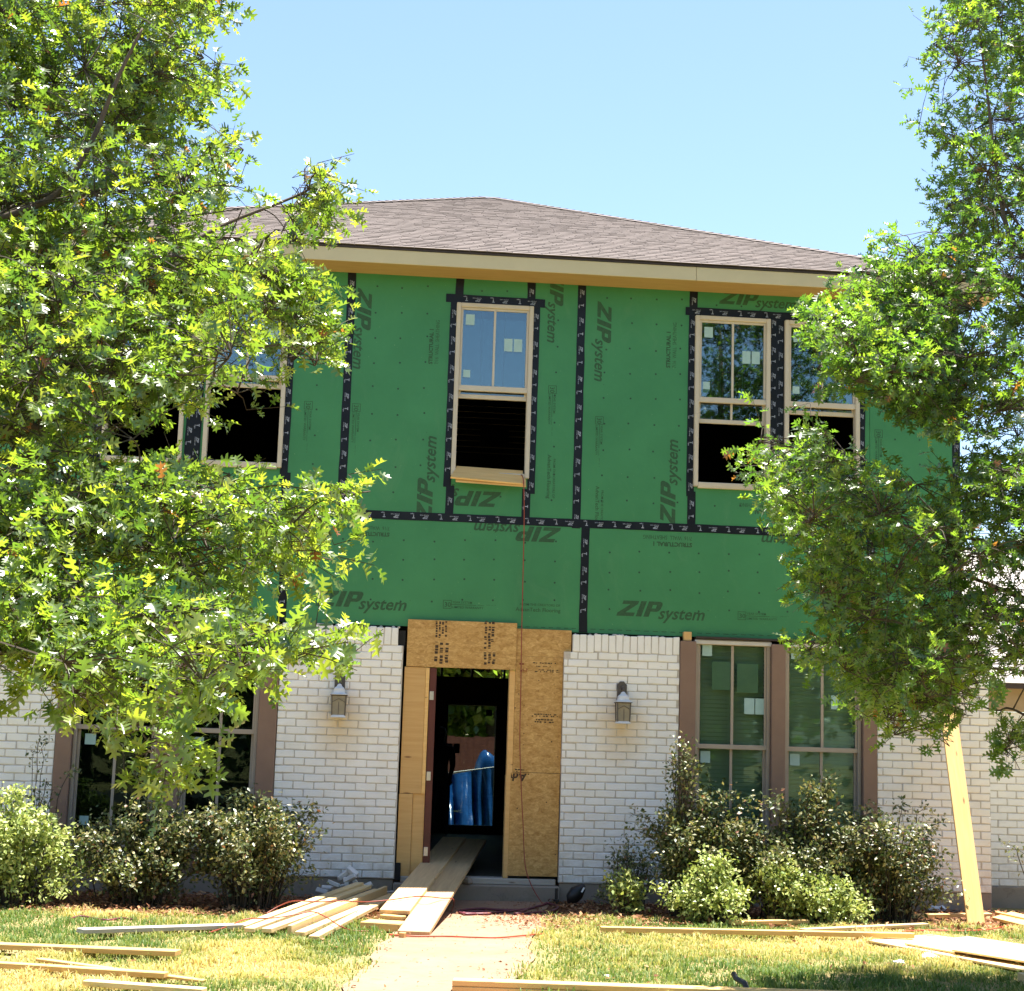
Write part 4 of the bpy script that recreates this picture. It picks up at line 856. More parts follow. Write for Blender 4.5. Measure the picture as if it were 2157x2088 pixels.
MB().add([(a.x - 3, 0, a.z - .6), (b.x, 0, b.z), (c.x - 2, 3, c.z), (a.x - 3, 6, a.z - .6), (b.x, 6, b.z), (c.x - 2, 3, c.z)], [(0, 1, 2), (1, 4, 5, 2), (4, 3, 5), (3, 0, 2, 5)]).build('roof_slope', MAT['header_tan'], br)
# --- person in the dark hall, seen from behind against the glass
def person():
    P0 = at(927, 1600, 8.7); R = tag(empty('person', (P0.x, 8.7, .24)), 'person in dark navy shirt standing in the dark hall by the glass back door', 'person')
    J = {'pel': (0, 0, .93), 'ch': (0, 0, 1.32), 'nk': (0, -.01, 1.50), 'hd': (.0, -.02, 1.60), 'tp': (0, -.01, 1.76), 'ls': (-.19, 0, 1.41), 'rs': (.19, 0, 1.41), 'le': (-.215, .0, 1.14), 're': (.215, .0, 1.14), 'lw': (-.18, -.10, .92), 'rw': (.17, -.12, .98),
         'lh': (-.10, 0, .88), 'rh': (.10, 0, .88), 'lk': (-.12, -.02, .48), 'rk': (.13, .03, .48), 'la': (-.12, .02, .08), 'ra': (.14, .05, .08), 'lt': (-.13, .2, .03), 'rt': (.16, .22, .03)}
    E_ = [('pel', 'ch'), ('ch', 'nk'), ('nk', 'hd'), ('hd', 'tp'), ('ch', 'ls'), ('ls', 'le'), ('le', 'lw'), ('ch', 'rs'), ('rs', 're'), ('re', 'rw'), ('pel', 'lh'), ('lh', 'lk'), ('lk', 'la'), ('la', 'lt'), ('pel', 'rh'), ('rh', 'rk'), ('rk', 'ra'), ('ra', 'rt')]
    Rd = {'pel': .145, 'ch': .15, 'nk': .06, 'hd': .082, 'tp': .06, 'ls': .075, 'rs': .075, 'le': .05, 're': .05, 'lw': .034, 'rw': .034, 'lh': .10, 'rh': .10, 'lk': .062, 'rk': .062, 'la': .045, 'ra': .045, 'lt': .035, 'rt': .035}
    ks = list(J); V = [J[k] for k in ks]; rad = [Rd[k] for k in ks]; E2 = [(ks.index(a), ks.index(b)) for a, b in E_]
    for s in (-1, 1):   # five fingers and a thumb side per hand
        wi = ks.index('lw' if s < 0 else 'rw'); wx, wy, wz = V[wi]; V.append((wx, wy + .02, wz - .07)); rad.append(.03); pi = len(V) - 1; E2.append((wi, pi))
        for q, (dx, l_) in enumerate(((-.03, .07), (-.01, .085), (.01, .08), (.028, .065), (.04, .03))):
            V.append((wx + dx, wy + .04, wz - .09 - l_ * .5)); rad.append(.009); V.append((wx + dx, wy + .07, wz - .09 - l_ * .85)); rad.append(.008); E2 += [(pi, len(V) - 2), (len(V) - 2, len(V) - 1)]
    me = bpy.data.meshes.new('body'); me.from_pydata(V, E2, []); me.update(); o = link('body', me, MAT['cloth'], R)
    o.modifiers.new('skin', 'SKIN'); 
    for i, r in enumerate(rad): me.skin_vertices[0].data[i].radius = (r, r)
    me.skin_vertices[0].data[0].use_root = True
    ss = o.modifiers.new('sub', 'SUBSURF'); ss.levels = 1; ss.render_levels = 2
    MB().lathe([(.05, 1.60), (.088, 1.65), (.09, 1.71), (.07, 1.765), (.02, 1.79)], 12, 0, -.02).build('hair', MAT['hair'], R, smooth=True)
    MB().lathe([(.125, .86), (.16, .92), (.15, .97)], 14, 0, 0).build('belt_line', MAT['trousers'], R, smooth=True)
person()

# ================================================================ VEGETATION
def oak_leaf():
    """lobed oak leaf, unit length along +Y, flat in XY; returns verts, tris"""
    half = [(.02, .16), (.20, .15), (.30, .22), (.07, .33), (.10, .40), (.36, .47), (.45, .60), (.09, .57), (.10, .64), (.30, .74), (.34, .86), (.075, .80)]
    mid = [(0, .0), (0, .14), (0, .36), (0, .60), (0, .82), (0, 1.0)]
    V = [(x, y) for x, y in mid]; R0 = len(V); V += half; L0 = len(V); V += [(-x * .94, y + .015) for x, y in half]
    T = []
    for b, fl in ((R0, 0), (L0, 1)):
        q = [(1, b, b + 3), (b, b + 1, b + 2), (b, b + 2, b + 3), (1, b + 3, 2), (2, b + 3, b + 4), (2, b + 4, b + 7), (b + 4, b + 5, b + 6), (b + 4, b + 6, b + 7), (2, b + 7, 3), (3, b + 7, b + 8), (3, b + 8, b + 11), (b + 8, b + 9, b + 10), (b + 8, b + 10, b + 11), (3, b + 11, 4), (4, b + 11, 5)]
        T += [t if not fl else t[::-1] for t in q]
    # petiole
    p = len(V); V += [(-.012, -.22), (.012, -.22), (.012, .0), (-.012, .0), (.012, .14), (-.012, .14)]; T += [(p, p + 1, p + 2), (p, p + 2, p + 3), (p + 3, p + 2, p + 4), (p + 3, p + 4, p + 5)]
    V = np.array([(x, y, .0) for x, y in V]); V[:, 2] = .30 * np.abs(V[:, 0]) - .22 * V[:, 1] ** 2     # folded along the rib and drooping
    return V, np.array(T)
OAK_V, OAK_T = oak_leaf()
def norm(v): return v / np.maximum(np.linalg.norm(v, axis=-1, keepdims=True), 1e-9)
def instance(TV, TT, pos, ydir, zdir, scale, rnd):
    """place template at pos with +Y along ydir and +Z near zdir"""
    y = norm(ydir); x = norm(np.cross(y, zdir)); z = np.cross(x, y); B = np.stack([x, y, z], 2)          # columns
    V = np.einsum('nij,kj->nki', B, TV) * scale[:, None, None] + pos[:, None, :]; n, k = len(pos), len(TV)
    T = (TT[None] + (np.arange(n) * k)[:, None, None]).reshape(-1, 3)
    return V.reshape(-1, 3), T, np.repeat(rnd, k)
def inpoly(pts, poly):
    x, y = pts[:, 0], pts[:, 1]; c = np.zeros(len(x), bool); P = np.array(poly, float); j = len(P) - 1
    for i in range(len(P)):
        with np.errstate(divide='ignore', invalid='ignore'):
            m = ((P[i, 1] > y) != (P[j, 1] > y)) & (x < (P[j, 0] - P[i, 0]) * (y - P[i, 1]) / (P[j, 1] - P[i, 1]) + P[i, 0])
        c ^= m; j = i
    return c
def pix_at(px, py, Y):
    d = np.stack([(px - CX) / F, (py - CY) / F, np.ones_like(px)], -1) @ CAMR; return CAMP + d * ((Y - CAMP[1]) / d[:, 1])[:, None]
def oak_tree(label, trunk, regions, leaf_len, mat, n_clump_per_m2, seed, extra_limbs, holes_, leaf_k=7):
    rng = np.random.default_rng(seed); random.seed(seed)
    R = tag(empty('oak_tree', (trunk[0], trunk[1], 0)), label, 'tree'); base = np.array([trunk[0], trunk[1], 0.0])
    anchors = []; clumps = []
    for poly, y0, y1, dens, sig, slp in regions:
        P = np.array(poly, float); lo, hi = P.min(0), P.max(0); ym = (y0 + y1) / 2; ppm = F / (ym - CAMP[1])
        area = 0.5 * abs(np.dot(P[:, 0], np.roll(P[:, 1], 1)) - np.dot(P[:, 1], np.roll(P[:, 0], 1))) / ppm ** 2
        n = max(4, int(area * n_clump_per_m2 * dens)); c = rng.uniform(lo, hi, (n * 8, 2)); c = c[inpoly(c, poly)][:n]
        C3 = pix_at(c[:, 0], c[:, 1], rng.uniform(y0, y1, len(c)) + slp * (np.clip(c[:, 1], 0, 2088) - np.clip(P[:, 1], 0, 2088).mean())); clumps.append(C3)
        m = 13; A = np.repeat(C3, m, 0) + rng.normal(0, 1, (len(C3) * m, 3)) * np.array([sig, sig * .9, sig * .62]); own = np.repeat(np.arange(len(C3)), m)
        pa = proj(A); ax0 = np.array([trunk[0], trunk[1]]); od = A - np.column_stack([np.full(len(A), ax0[0]), np.full(len(A), ax0[1]), A[:, 2] - .25]); pe = proj(A + norm(od) * .16)
        keep = inpoly(pa, poly) & (inpoly(pe, poly) | (rng.random(len(A)) < .45))
        for h_, pr_ in holes_: keep &= ~((inpoly(pa, h_) | inpoly(pe, h_)) & (rng.random(len(A)) < pr_))
        anchors.append((A[keep], C3[own[keep]])); cnt = np.bincount(own[keep], minlength=len(C3)); clumps[-1] = C3[cnt >= 3]
    A = np.concatenate([a for a, _ in anchors]); CC = np.concatenate([c for _, c in anchors]); allc = np.concatenate(clumps)
    # leaves: a rosette on every twig end
    k = leaf_k; ax = np.array([trunk[0], trunk[1]]); out = A - np.column_stack([np.full(len(A), ax[0]), np.full(len(A), ax[1]), A[:, 2] - .25]); out = norm(out)
    tw = norm(out + rng.normal(0, .55, A.shape) + np.array([0, 0, .05])); tl = rng.uniform(.12, .26, len(A))
    tip = A + tw * tl[:, None]
    pos = np.repeat(tip, k, 0) - np.repeat(tw * tl[:, None], k, 0) * (rng.random((len(A) * k, 1)) * .9); dirs = norm(np.repeat(tw, k, 0) + rng.normal(0, .75, pos.shape) + np.array([0, 0, -.30]))
    up = norm(np.array([0, 0, 1.0]) + rng.normal(0, .75, pos.shape)); sc = leaf_len * rng.uniform(.55, 1.25, len(pos)); pos = pos + dirs * (.22 * sc)[:, None]
    rnd = np.clip(rng.normal(.45, .24, len(pos)), 0, .97); br = rng.random(len(pos)) < .009; rnd[br] = 1.0
    tuft = np.repeat(rng.normal(0, .16, len(A)), k); rnd = np.where(br, 1, np.clip(rnd + tuft, 0, .97))
    d = np.linalg.norm(pos - CAMP, axis=1); px = proj(pos); vis = (px[:, 0] > 10) & (px[:, 0] < IW - 10) & (px[:, 1] > 10) & (px[:, 1] < 2078)
    order = np.argsort(np.where(vis, d / sc, 1e9)); single = order[:300]; mask = np.ones(len(pos), bool); mask[single] = False
    Vs, Ts, Rs, o_ = [], [], [], 0; idx = np.nonzero(mask)[0]; vsel = rng.integers(0, 5, len(idx))
    for q in range(5):
        TV = OAK_V.copy(); TV[:, 0] *= (.8, 1.0, .9, 1.1, .7)[q]; TV[:, 2] = (.15, .45, .6, .25, .9)[q] * np.abs(TV[:, 0]) - (.10, .30, .12, .45, .2)[q] * TV[:, 1] ** 2 + (.0, .25, -.3, .15, .35)[q] * TV[:, 0] * TV[:, 1]; TV[:, 0] += (.05, -.08, .1, 0, -.12)[q] * TV[:, 1] ** 2
        ii = idx[vsel == q]; V, T, rr = instance(TV, OAK_T, pos[ii], dirs[ii], up[ii], sc[ii], rnd[ii]); Vs.append(V - base); Ts.append(T + o_); Rs.append(rr); o_ += len(V)
    link('crown', npmesh('crown', np.concatenate(Vs), np.concatenate(Ts), np.concatenate(Rs)), mat, R, 'stuff')
    var = []
    for q in range(6): var.append(npmesh('leaf', OAK_V, OAK_T, np.full(len(OAK_V), .15 + .15 * q))); var[-1].materials.append(mat)
    for i in single:
        y = norm(dirs[i]); x = norm(np.cross(y, up[i])); z = np.cross(x, y); M = Matrix.Identity(4)
        for a in range(3): M[a][0], M[a][1], M[a][2], M[a][3] = x[a] * sc[i], y[a] * sc[i], z[a] * sc[i], pos[i][a] - base[a]
        o = link('leaf', var[int(min(5, max(0, round((rnd[i] - .15) / .15))))], None, R); o.matrix_basis = M
    # twigs
    tm = MB()
    step = 1
    for i in range(0, len(A), step):
        c, a, t = CC[i], A[i], tip[i]; tm.tube([Vector(c - base), Vector((c * .4 + a * .6 + np.array([0, 0, .03])) - base), Vector(a - base), Vector(t - base)], [.0045, .0036, .0028, .0016], 3, False)
    tm.build('twigs', MAT['twig'], R, kind='stuff')
    # trunk and limbs: each clump hangs on the limb whose node is nearest
    H = trunk[2]; tr = []
    for i in range(10): t = i / 9; tr.append((.10 * math.sin(t * 3 + seed) + trunk[3] * t, .08 * math.sin(t * 4), H * t))
    rad = [.19 * (1 - t) + .02 for t in np.linspace(0, 1, 10)]; rad[0] = .25
    MB().tube(tr, rad, 12).build('trunk', MAT['bark'], R, smooth=True)
    nodes = []
    def limb(path, r0, r1):
        pts = bez(path, 5); n = len(pts); MB().tube(pts, list(np.linspace(r0, r1, n)), 7).build('branch', MAT['bark'], R, smooth=True)
        for p, r in zip(pts, np.linspace(r0, r1, n)): nodes.append((np.array(p), r))
    for L_ in extra_limbs:
        pts = [pix_at(np.array([float(x)]), np.array([float(y)]), Y)[0] - base for x, y, Y in L_[0]]
        z0 = min(max(pts[0][2] - .5, .8), H * .95); j = z0 / H * 9; q = tr[int(j)]; limb([Vector((q[0], q[1], z0))] + [Vector(p) for p in pts], L_[1] * .52, L_[2] * .5)
    # grow side branches outward step by step: every clump joins the nearest limb node or clump already joined
    Nn = np.array([n for n, _ in nodes]); sub = MB(); cl = allc - base; nn = len(Nn); pts_ = np.concatenate([Nn, cl]); hd = np.linalg.norm(pts_[:, :2], axis=1)
    best = np.full(len(cl), 1e9); par = np.zeros(len(cl), int); todo = np.ones(len(cl), bool)
    def cost(k): return np.linalg.norm(cl - pts_[k], axis=1) + .8 * np.maximum(0, hd[k] - hd[nn:]) + .4 * np.maximum(0, pts_[k, 2] - cl[:, 2]) + (.12 if k >= nn else 0)
    for k in range(nn):
        c_ = cost(k); m_ = c_ < best; best[m_] = c_[m_]; par[m_] = k
    while todo.any():
        q = int(np.argmin(np.where(todo, best, 1e9))); todo[q] = False; b, e_ = pts_[par[q]], cl[q]; L_ = np.linalg.norm(e_ - b); r0 = .0045 + .0045 * min(1, L_)
        md = (b + e_) / 2 + np.array([0, 0, .10 * L_]) + rng.normal(0, .06 * L_, 3); sub.tube(bez([Vector(b), Vector(md), Vector(e_)], 4), list(np.linspace(r0, .004, 9)), 4, False)
        c_ = cost(nn + q); m_ = todo & (c_ < best); best[m_] = c_[m_]; par[m_] = nn + q
    sub.build('side_branches', MAT['bark'], R, kind='stuff')
    return len(pos)
L_TOP = [(-200, -170), (490, -170), (470, 15), (425, 60), (385, 80), (380, 112), (430, 118), (480, 140), (505, 172), (455, 212), (395, 220), (368, 250), (365, 288), (430, 300), (515, 285), (545, 325), (505, 352), (515, 400), (525, 428), (600, 470), (590, 540), (610, 560), (600, 640), (560, 700), (545, 770), (520, 800), (548, 845), (545, 905), (500, 880), (440, 850), (400, 870), (340, 850), (300, 880), (285, 950), (232, 955), (222, 900), (150, 1000), (-200, 1000)]
L_TIP = [(560, 470), (605, 440), (612, 405), (612, 372), (650, 352), (690, 312), (742, 297), (748, 312), (715, 352), (732, 392), (700, 432), (692, 470), (645, 500), (615, 540), (560, 560)]
L_TIP2 = [(540, 560), (620, 545), (662, 572), (690, 622), (645, 640), (700, 668), (722, 692), (716, 720), (675, 738), (716, 780), (655, 782), (600, 760), (545, 770), (560, 690)]
L_MID = [(-260, 960), (230, 962), (300, 985), (380, 965), (430, 980), (520, 1005), (600, 1045), (650, 1012), (720, 992), (770, 1005), (822, 1032), (815, 1058), (745, 1068), (705, 1108), (655, 1092), (692, 1130), (730, 1180), (702, 1208), (645, 1190), (560, 1212), (482, 1238), (490, 1268), (440, 1258), (380, 1238), (300, 1198), (200, 1180), (162, 1150), (150, 1235), (-260, 1245)]
L_LOW = [(-260, 1150), (60, 1150), (170, 1165), (250, 1245), (330, 1255), (450, 1255), (540, 1262), (565, 1282), (505, 1300), (600, 1312), (700, 1325), (758, 1380), (766, 1408), (722, 1438), (692, 1440), (680, 1402), (640, 1372), (590, 1420), (545, 1432), (520, 1478), (470, 1462), (430, 1482), (440, 1500), (412, 1508), (380, 1480), (350, 1500), (300, 1560), (230, 1560), (165, 1540), (150, 1482), (100, 1460), (40, 1442), (-260, 1445)]
L_SPR = [(265, 1585), (300, 1550), (350, 1555), (400, 1570), (425, 1602), (405, 1648), (345, 1650), (300, 1648), (262, 1635)]
nl = oak_tree('oak tree at the left, its leafy crown hiding the left half of the house', (-4.75, -9.6, 8.2, .15),
    [(L_TOP, -9.9, -7.9, 1.5, .22, -.0024), (L_TIP, -8.6, -7.8, 2.4, .15, 0), (L_TIP2, -9.6, -8.4, 2.3, .17, 0), (L_MID, -11.1, -9.3, 1.5, .19, -.001), (L_LOW, -12.1, -10.6, 1.9, .17, -.001), (L_SPR, -12.0, -11.6, 3.0, .10, 0), ([(-200, -150), (-600, -150), (-1000, 300), (-1150, 900), (-1000, 1400), (-200, 1430)], -11.2, -7.6, .55, .26, -.0012)],
    .088, MAT['oak'], 27, 21,
    [([(60, 440, -9.4), (175, 330, -9.3), (250, 160, -9.3), (300, 60, -9.3)], .05, .014), ([(40, 420, -9.2), (250, 405, -9.0), (440, 320, -8.8)], .04, .009), ([(60, 640, -9.2), (300, 560, -8.9), (480, 470, -8.6), (650, 400, -8.4), (720, 330, -8.3)], .05, .007),
     ([(60, 720, -9.4), (350, 690, -9.2), (520, 660, -9.0), (680, 700, -8.9)], .045, .007), ([(20, 900, -9.8), (160, 970, -9.9), (330, 1010, -9.9), (520, 1060, -9.8), (780, 1035, -9.5)], .045, .007), ([(20, 960, -9.6), (200, 1050, -9.4), (450, 1120, -9.4), (700, 1180, -9.3)], .04, .007),
     ([(30, 1262, -10.4), (160, 1275, -10.6), (300, 1268, -10.7), (450, 1300, -10.8), (600, 1340, -10.8), (740, 1390, -10.8)], .035, .006), ([(20, 1330, -10.4), (150, 1400, -10.8), (250, 1480, -11.1), (330, 1590, -11.3)], .025, .005), ([(-60, 200, -9.4), (-40, 60, -9.2), (0, -150, -9)], .05, .01), ([(60, 780, -10), (250, 790, -10), (450, 790, -9.9)], .035, .007), ([(-600, 1200, -9.8), (-800, 1150, -9.9), (-1050, 1120, -10)], .05, .01), ([(-600, 700, -9.4), (-800, 550, -9.2), (-980, 450, -9)], .05, .01), ([(-500, 200, -9), (-620, 60, -8.8), (-650, -100, -8.6)], .05, .01), ([(-500, 1000, -10.4), (-700, 950, -10.9), (-850, 940, -11.2)], .05, .01)], [([(415, 432), (600, 425), (612, 512), (560, 525), (430, 505)], .8), ([(300, 872), (420, 858), (470, 880), (545, 915), (610, 1000), (420, 978), (300, 968)], .93), ([(225, 870), (300, 872), (300, 968), (235, 962)], .6), ([(470, 1215), (560, 1200), (640, 1200), (620, 1290), (480, 1250)], .85), ([(140, 1150), (190, 1170), (170, 1240), (145, 1240)], .8), ([(100, 60), (160, 60), (170, 130), (130, 200), (120, 120)], .6)])
R_TOP = [(1992, -260), (1990, 15), (1962, 90), (1970, 130), (1935, 245), (1918, 308), (1935, 322), (1975, 300), (2000, 330), (2000, 388), (1965, 398), (1955, 420), (1992, 448), (1962, 478), (1935, 500), (1885, 492), (1852, 478), (1828, 500), (1832, 530), (1800, 562), (1768, 562), (1765, 600), (1790, 640), (1850, 700), (1900, 860), (1960, 930), (2030, 930), (2450, 900), (2450, -260)]
R_FAN = [(1790, 640), (1762, 655), (1732, 655), (1702, 682), (1722, 738), (1702, 778), (1742, 802), (1795, 805), (1830, 832), (1872, 852), (1895, 902), (1925, 930), (1960, 930), (2040, 900), (2060, 760), (1950, 680), (1850, 640)]
R_ARM = [(1577, 932), (1592, 882), (1618, 892), (1640, 930), (1700, 930), (1702, 832), (1725, 830), (1745, 870), (1790, 905), (1785, 945), (1875, 995), (1950, 1010), (2060, 940), (2450, 900), (2450, 1120), (2000, 1120), (1760, 1120), (1690, 1130), (1640, 1112), (1612, 1090), (1620, 1042), (1582, 1012), (1592, 972)]
R_LOW = [(1760, 1110), (1722, 1150), (1672, 1190), (1682, 1250), (1722, 1350), (1682, 1368), (1700, 1390), (1762, 1420), (1792, 1440), (1812, 1518), (1850, 1500), (1882, 1558), (1930, 1520), (1990, 1500), (2000, 1588), (2040, 1562), (2060, 1482), (2110, 1440), (2157, 1430), (2450, 1400), (2450, 1100)]
R_SPR = [(2100, 1608), (2122, 1540), (2160, 1520), (2260, 1515), (2260, 1640), (2132, 1622)]
nr = oak_tree('oak tree at the right, dark crown covering the corner of the house', (4.35, -6.6, 8.6, -.1),
    [(R_TOP, -7.0, -4.9, 1.4, .24, -.0018), (R_FAN, -8.0, -6.6, 2.6, .20, 0), (R_ARM, -8.1, -6.0, 1.9, .20, 0), (R_LOW, -8.0, -5.4, 2.0, .23, 0), (R_SPR, -7.4, -6.8, 1.8, .14, 0), ([(2400, -200), (2700, -150), (3000, 400), (3120, 900), (3000, 1400), (2400, 1420)], -8.0, -5.0, .55, .27, -.0012)],
    .088, MAT['oakR'], 22, 33,
    [([(2140, 520, -6.5), (2100, 360, -6.4), (2080, 200, -6.3), (2060, 40, -6.2)], .05, .012), ([(2150, 480, -6.5), (2040, 300, -6.4), (1975, 320, -6.4)], .03, .007), ([(2150, 620, -6.6), (2000, 560, -6.5), (1850, 530, -6.4)], .04, .007), ([(2150, 800, -6.7), (1980, 740, -6.9), (1780, 720, -7.0)], .045, .007),
     ([(2140, 1160, -6.9), (1950, 1120, -7.0), (1790, 1060, -7.0), (1640, 960, -7.0)], .04, .007), ([(2150, 1262, -6.5), (2105, 1240, -6.5), (2040, 1215, -6.4), (1960, 1195, -6.3), (1760, 1180, -6.4)], .05, .008), ([(2150, 1255, -6.5), (2060, 1252, -6.5), (1900, 1290, -6.6), (1720, 1370, -6.6)], .03, .006),
     ([(2156, 1505, -6.9), (2100, 1497, -6.9), (2055, 1486, -6.9), (2000, 1480, -6.9)], .022, .006), ([(2290, 300, -6.2), (2330, 100, -6), (2350, -150, -6)], .05, .01), ([(2280, 1150, -6), (2380, 1100, -5.6)], .04, .01), ([(2550, 1200, -6.6), (2750, 1150, -6.7), (3020, 1120, -6.8)], .05, .01), ([(2500, 700, -6.2), (2700, 560, -6), (2950, 480, -5.8)], .05, .01), ([(2480, 200, -6), (2600, 60, -5.8), (2680, -100, -5.6)], .05, .01), ([(2500, 950, -7), (2650, 900, -7.5), (2800, 880, -7.8)], .05, .01)], [([(1835, 860), (1920, 900), (2040, 920), (2020, 980), (1930, 990), (1840, 940)], .85), ([(2060, 1190), (2300, 1200), (2300, 1260), (2100, 1270)], .75), ([(2000, 60), (2080, 100), (2060, 260), (2010, 280), (1990, 160)], .3), ([(2010, 250), (2120, 290), (2100, 480), (2030, 430)], .3), ([(2080, 480), (2157, 430), (2157, 560), (2110, 560)], .55), ([(2060, 1330), (2157, 1310), (2157, 1440), (2080, 1460)], .6)])
# ---------------------------------------------------------------- shrubs
LEAF_V = np.array([(0, 0, 0), (.30, .42, .06), (0, 1, -.06), (-.30, .42, .06), (0, .45, -.03)]); LEAF_T = np.array([(0, 1, 4), (1, 2, 4), (2, 3, 4), (3, 0, 4)])
def shrub(label, cx, cy, rx, ry, z0, z1, n_stem, n_leaf, ll, mat, seed, group=None, droop=.25, name='shrub', lean=(0, 0), spread=1.0, tops=()):
    rng = np.random.default_rng(seed); R = tag(empty(name, (cx, cy, 0)), label, 'shrub', group); st = MB(); P, Dd = [], []; n_leaf = int(n_leaf * 1.25); ll *= 1.38; rx *= 1.02; n_stem = int(n_stem * 1.5)
    ends = []
    nl_ = max(3, int(7 * rx / .6)); lob = []
    for i in range(nl_):
        a = 2 * math.pi * (i + rng.uniform(-.35, .35)) / nl_; q_ = rng.uniform(.35, .9); lob.append((rx * q_ * math.cos(a), ry * q_ * math.sin(a), z0 + (z1 - z0) * rng.uniform(.38, 1.0) * (1.05 - .3 * q_)))
    lob.append((rng.uniform(-.2, .2) * rx, 0, z1))
    for i in range(n_stem):
        l_ = lob[rng.integers(0, len(lob))]; g_ = rng.normal(0, 1, 3); k_ = rng.random() ** .5
        ends.append((l_[0] + g_[0] * rx * .30, l_[1] + g_[1] * ry * .30, max(.12, l_[2] * (1 - .6 * rng.random() ** 2.2) + g_[2] * .05)))
    ends += list(tops)
    for e in ends:
        e = np.array(e); b = np.array([e[0] * .38, e[1] * .38, 0.0]); c = np.array([b[0] * .4 + e[0] * .6 * .7, b[1] * .4 + e[1] * .6 * .7, e[2] * 1.05]); n = 9; t = np.linspace(0, 1, n)[:, None]
        q = (1 - t) ** 2 * b + 2 * t * (1 - t) * c + t * t * e + rng.normal(0, .012, (n, 3)); q[0] = b; st.tube([Vector(p) for p in q], list(np.linspace(.008, .0025, n)), 4, False)
        m = max(3, int(n_leaf / len(ends))); u = np.clip(rng.beta(2.2, .9, m), .10, 1) * (n - 1); i0 = np.minimum(u.astype(int), n - 2); f_ = (u - i0)[:, None]; p = q[i0] * (1 - f_) + q[i0 + 1] * f_; d_ = norm(q[i0 + 1] - q[i0])
        sp_ = .055 * spread; P.append(p + rng.normal(0, sp_, p.shape)); Dd.append(norm(d_ * .5 + rng.normal(0, .7, p.shape) + np.array([0, 0, -droop])))
    P = np.concatenate(P); Dd = np.concatenate(Dd); P[:, 2] = np.maximum(P[:, 2], .02); up = norm(np.array([0, -.25, 1.0]) + rng.normal(0, .6, P.shape)); sc = ll * rng.uniform(.65, 1.3, len(P))
    zz = P[:, 2] / z1; rn = np.clip(rng.normal(.48, .24, len(P)), 0, 1)
    V, T, rr = instance(LEAF_V, LEAF_T, P, Dd, up, sc, rn); link('foliage', npmesh('foliage', V, T, rr), mat, R, 'stuff'); st.build('stems', MAT['twig'], R, kind='stuff'); return R
def sx_(px, Y): return at(px, 1800, Y).x
def shz(px, py, Y): return at(px, py, Y).z
Gs = 'shrubs along the house front'; Gv = 'variegated shrubs along the house front'
shrub('large pale variegated shrub at the far left edge', sx_(35, -1.7), -1.7, .62, .55, .2, shz(40, 1672, -1.7), 70, 8000, .038, MAT['pitto'], 1, Gv)
shrub('thin sparse shrub against white brick behind the pale shrub', sx_(60, -.5), -.5, .38, .2, .5, shz(60, 1545, -.5), 12, 420, .032, MAT['abelia'], 2, Gs, spread=.7)
shrub('bronze-green shrub below the left window pair, nearer the pale shrub', sx_(300, -1.42), -1.42, .74, .42, .25, shz(300, 1690, -1.42), 85, 8500, .036, MAT['abelia'], 3, Gs, tops=[(-.42, .2, 1.75), (-.05, .2, 1.35), (.5, .1, 1.4)])
shrub('bronze-green shrub below the left window pair, nearer the door', sx_(535, -1.42), -1.42, .62, .42, .25, shz(520, 1685, -1.42), 90, 8500, .036, MAT['abelia'], 4, Gs, tops=[(-.3, .1, 1.12), (-.1, .1, 1.15)])
shrub('tall reddish shrub with spires at the left of the right window pair', sx_(1430, -1.38), -1.38, .30, .3, .4, shz(1430, 1600, -1.38), 34, 2600, .033, MAT['abelia'], 5, Gs, tops=[(0, 0, 1.85), (-.08, .05, 1.65), (.1, 0, 1.5), (.04, .02, 1.75)])
shrub('broad shrub in front of the first right-hand window', sx_(1510, -1.40), -1.40, .78, .42, .3, shz(1510, 1672, -1.40), 85, 8500, .036, MAT['abelia'], 6, Gs)
shrub('broad shrub in front of the last right-hand window', sx_(1690, -1.40), -1.40, .78, .42, .3, shz(1690, 1662, -1.40), 85, 8500, .036, MAT['abelia'], 7, Gs, tops=[(.3, 0, 1.38), (.36, .05, 1.5), (-.35, 0, 1.2)])
shrub('dark shrub before the white brick right of the windows', sx_(1870, -1.42), -1.42, .55, .42, .2, shz(1870, 1715, -1.42), 60, 6000, .036, MAT['abelia'], 8, Gs, tops=[(.5, 0, .95), (.55, .05, .75), (.45, .1, 1.2), (.6, 0, 1.05)])
shrub('dark twiggy shrub left of the tall reddish one', sx_(1330, -.55), -.55, .34, .28, .1, shz(1330, 1775, -.55), 26, 1100, .034, MAT['abelia'], 9, Gs, spread=.8)
shrub('pale variegated mound in front of the tall reddish shrub', sx_(1500, -1.92), -1.92, .38, .36, .08, shz(1495, 1812, -1.92), 44, 3300, .036, MAT['pitto'], 10, Gv)
shrub('pale variegated mound, middle of the right bed', sx_(1640, -1.75), -1.75, .40, .34, .08, shz(1620, 1815, -1.92), 40, 2600, .036, MAT['pitto'], 11, Gv)
shrub('low pale variegated mound beside the middle one', sx_(1735, -1.85), -1.85, .44, .34, .06, shz(1720, 1850, -1.95), 40, 2600, .036, MAT['pitto'], 12, Gv)
shrub('small pale green plant at the left end of the right bed', sx_(1318, -1.42), -1.42, .24, .2, .04, shz(1310, 1845, -1.42), 18, 700, .036, MAT['pitto'], 13, Gv)
shrub('sparse twigs with few leaves at the foot of the far right brick', 6.6, -.1, .5, .3, .1, 1.3, 10, 320, .035, MAT['abelia'], 14, Gs)
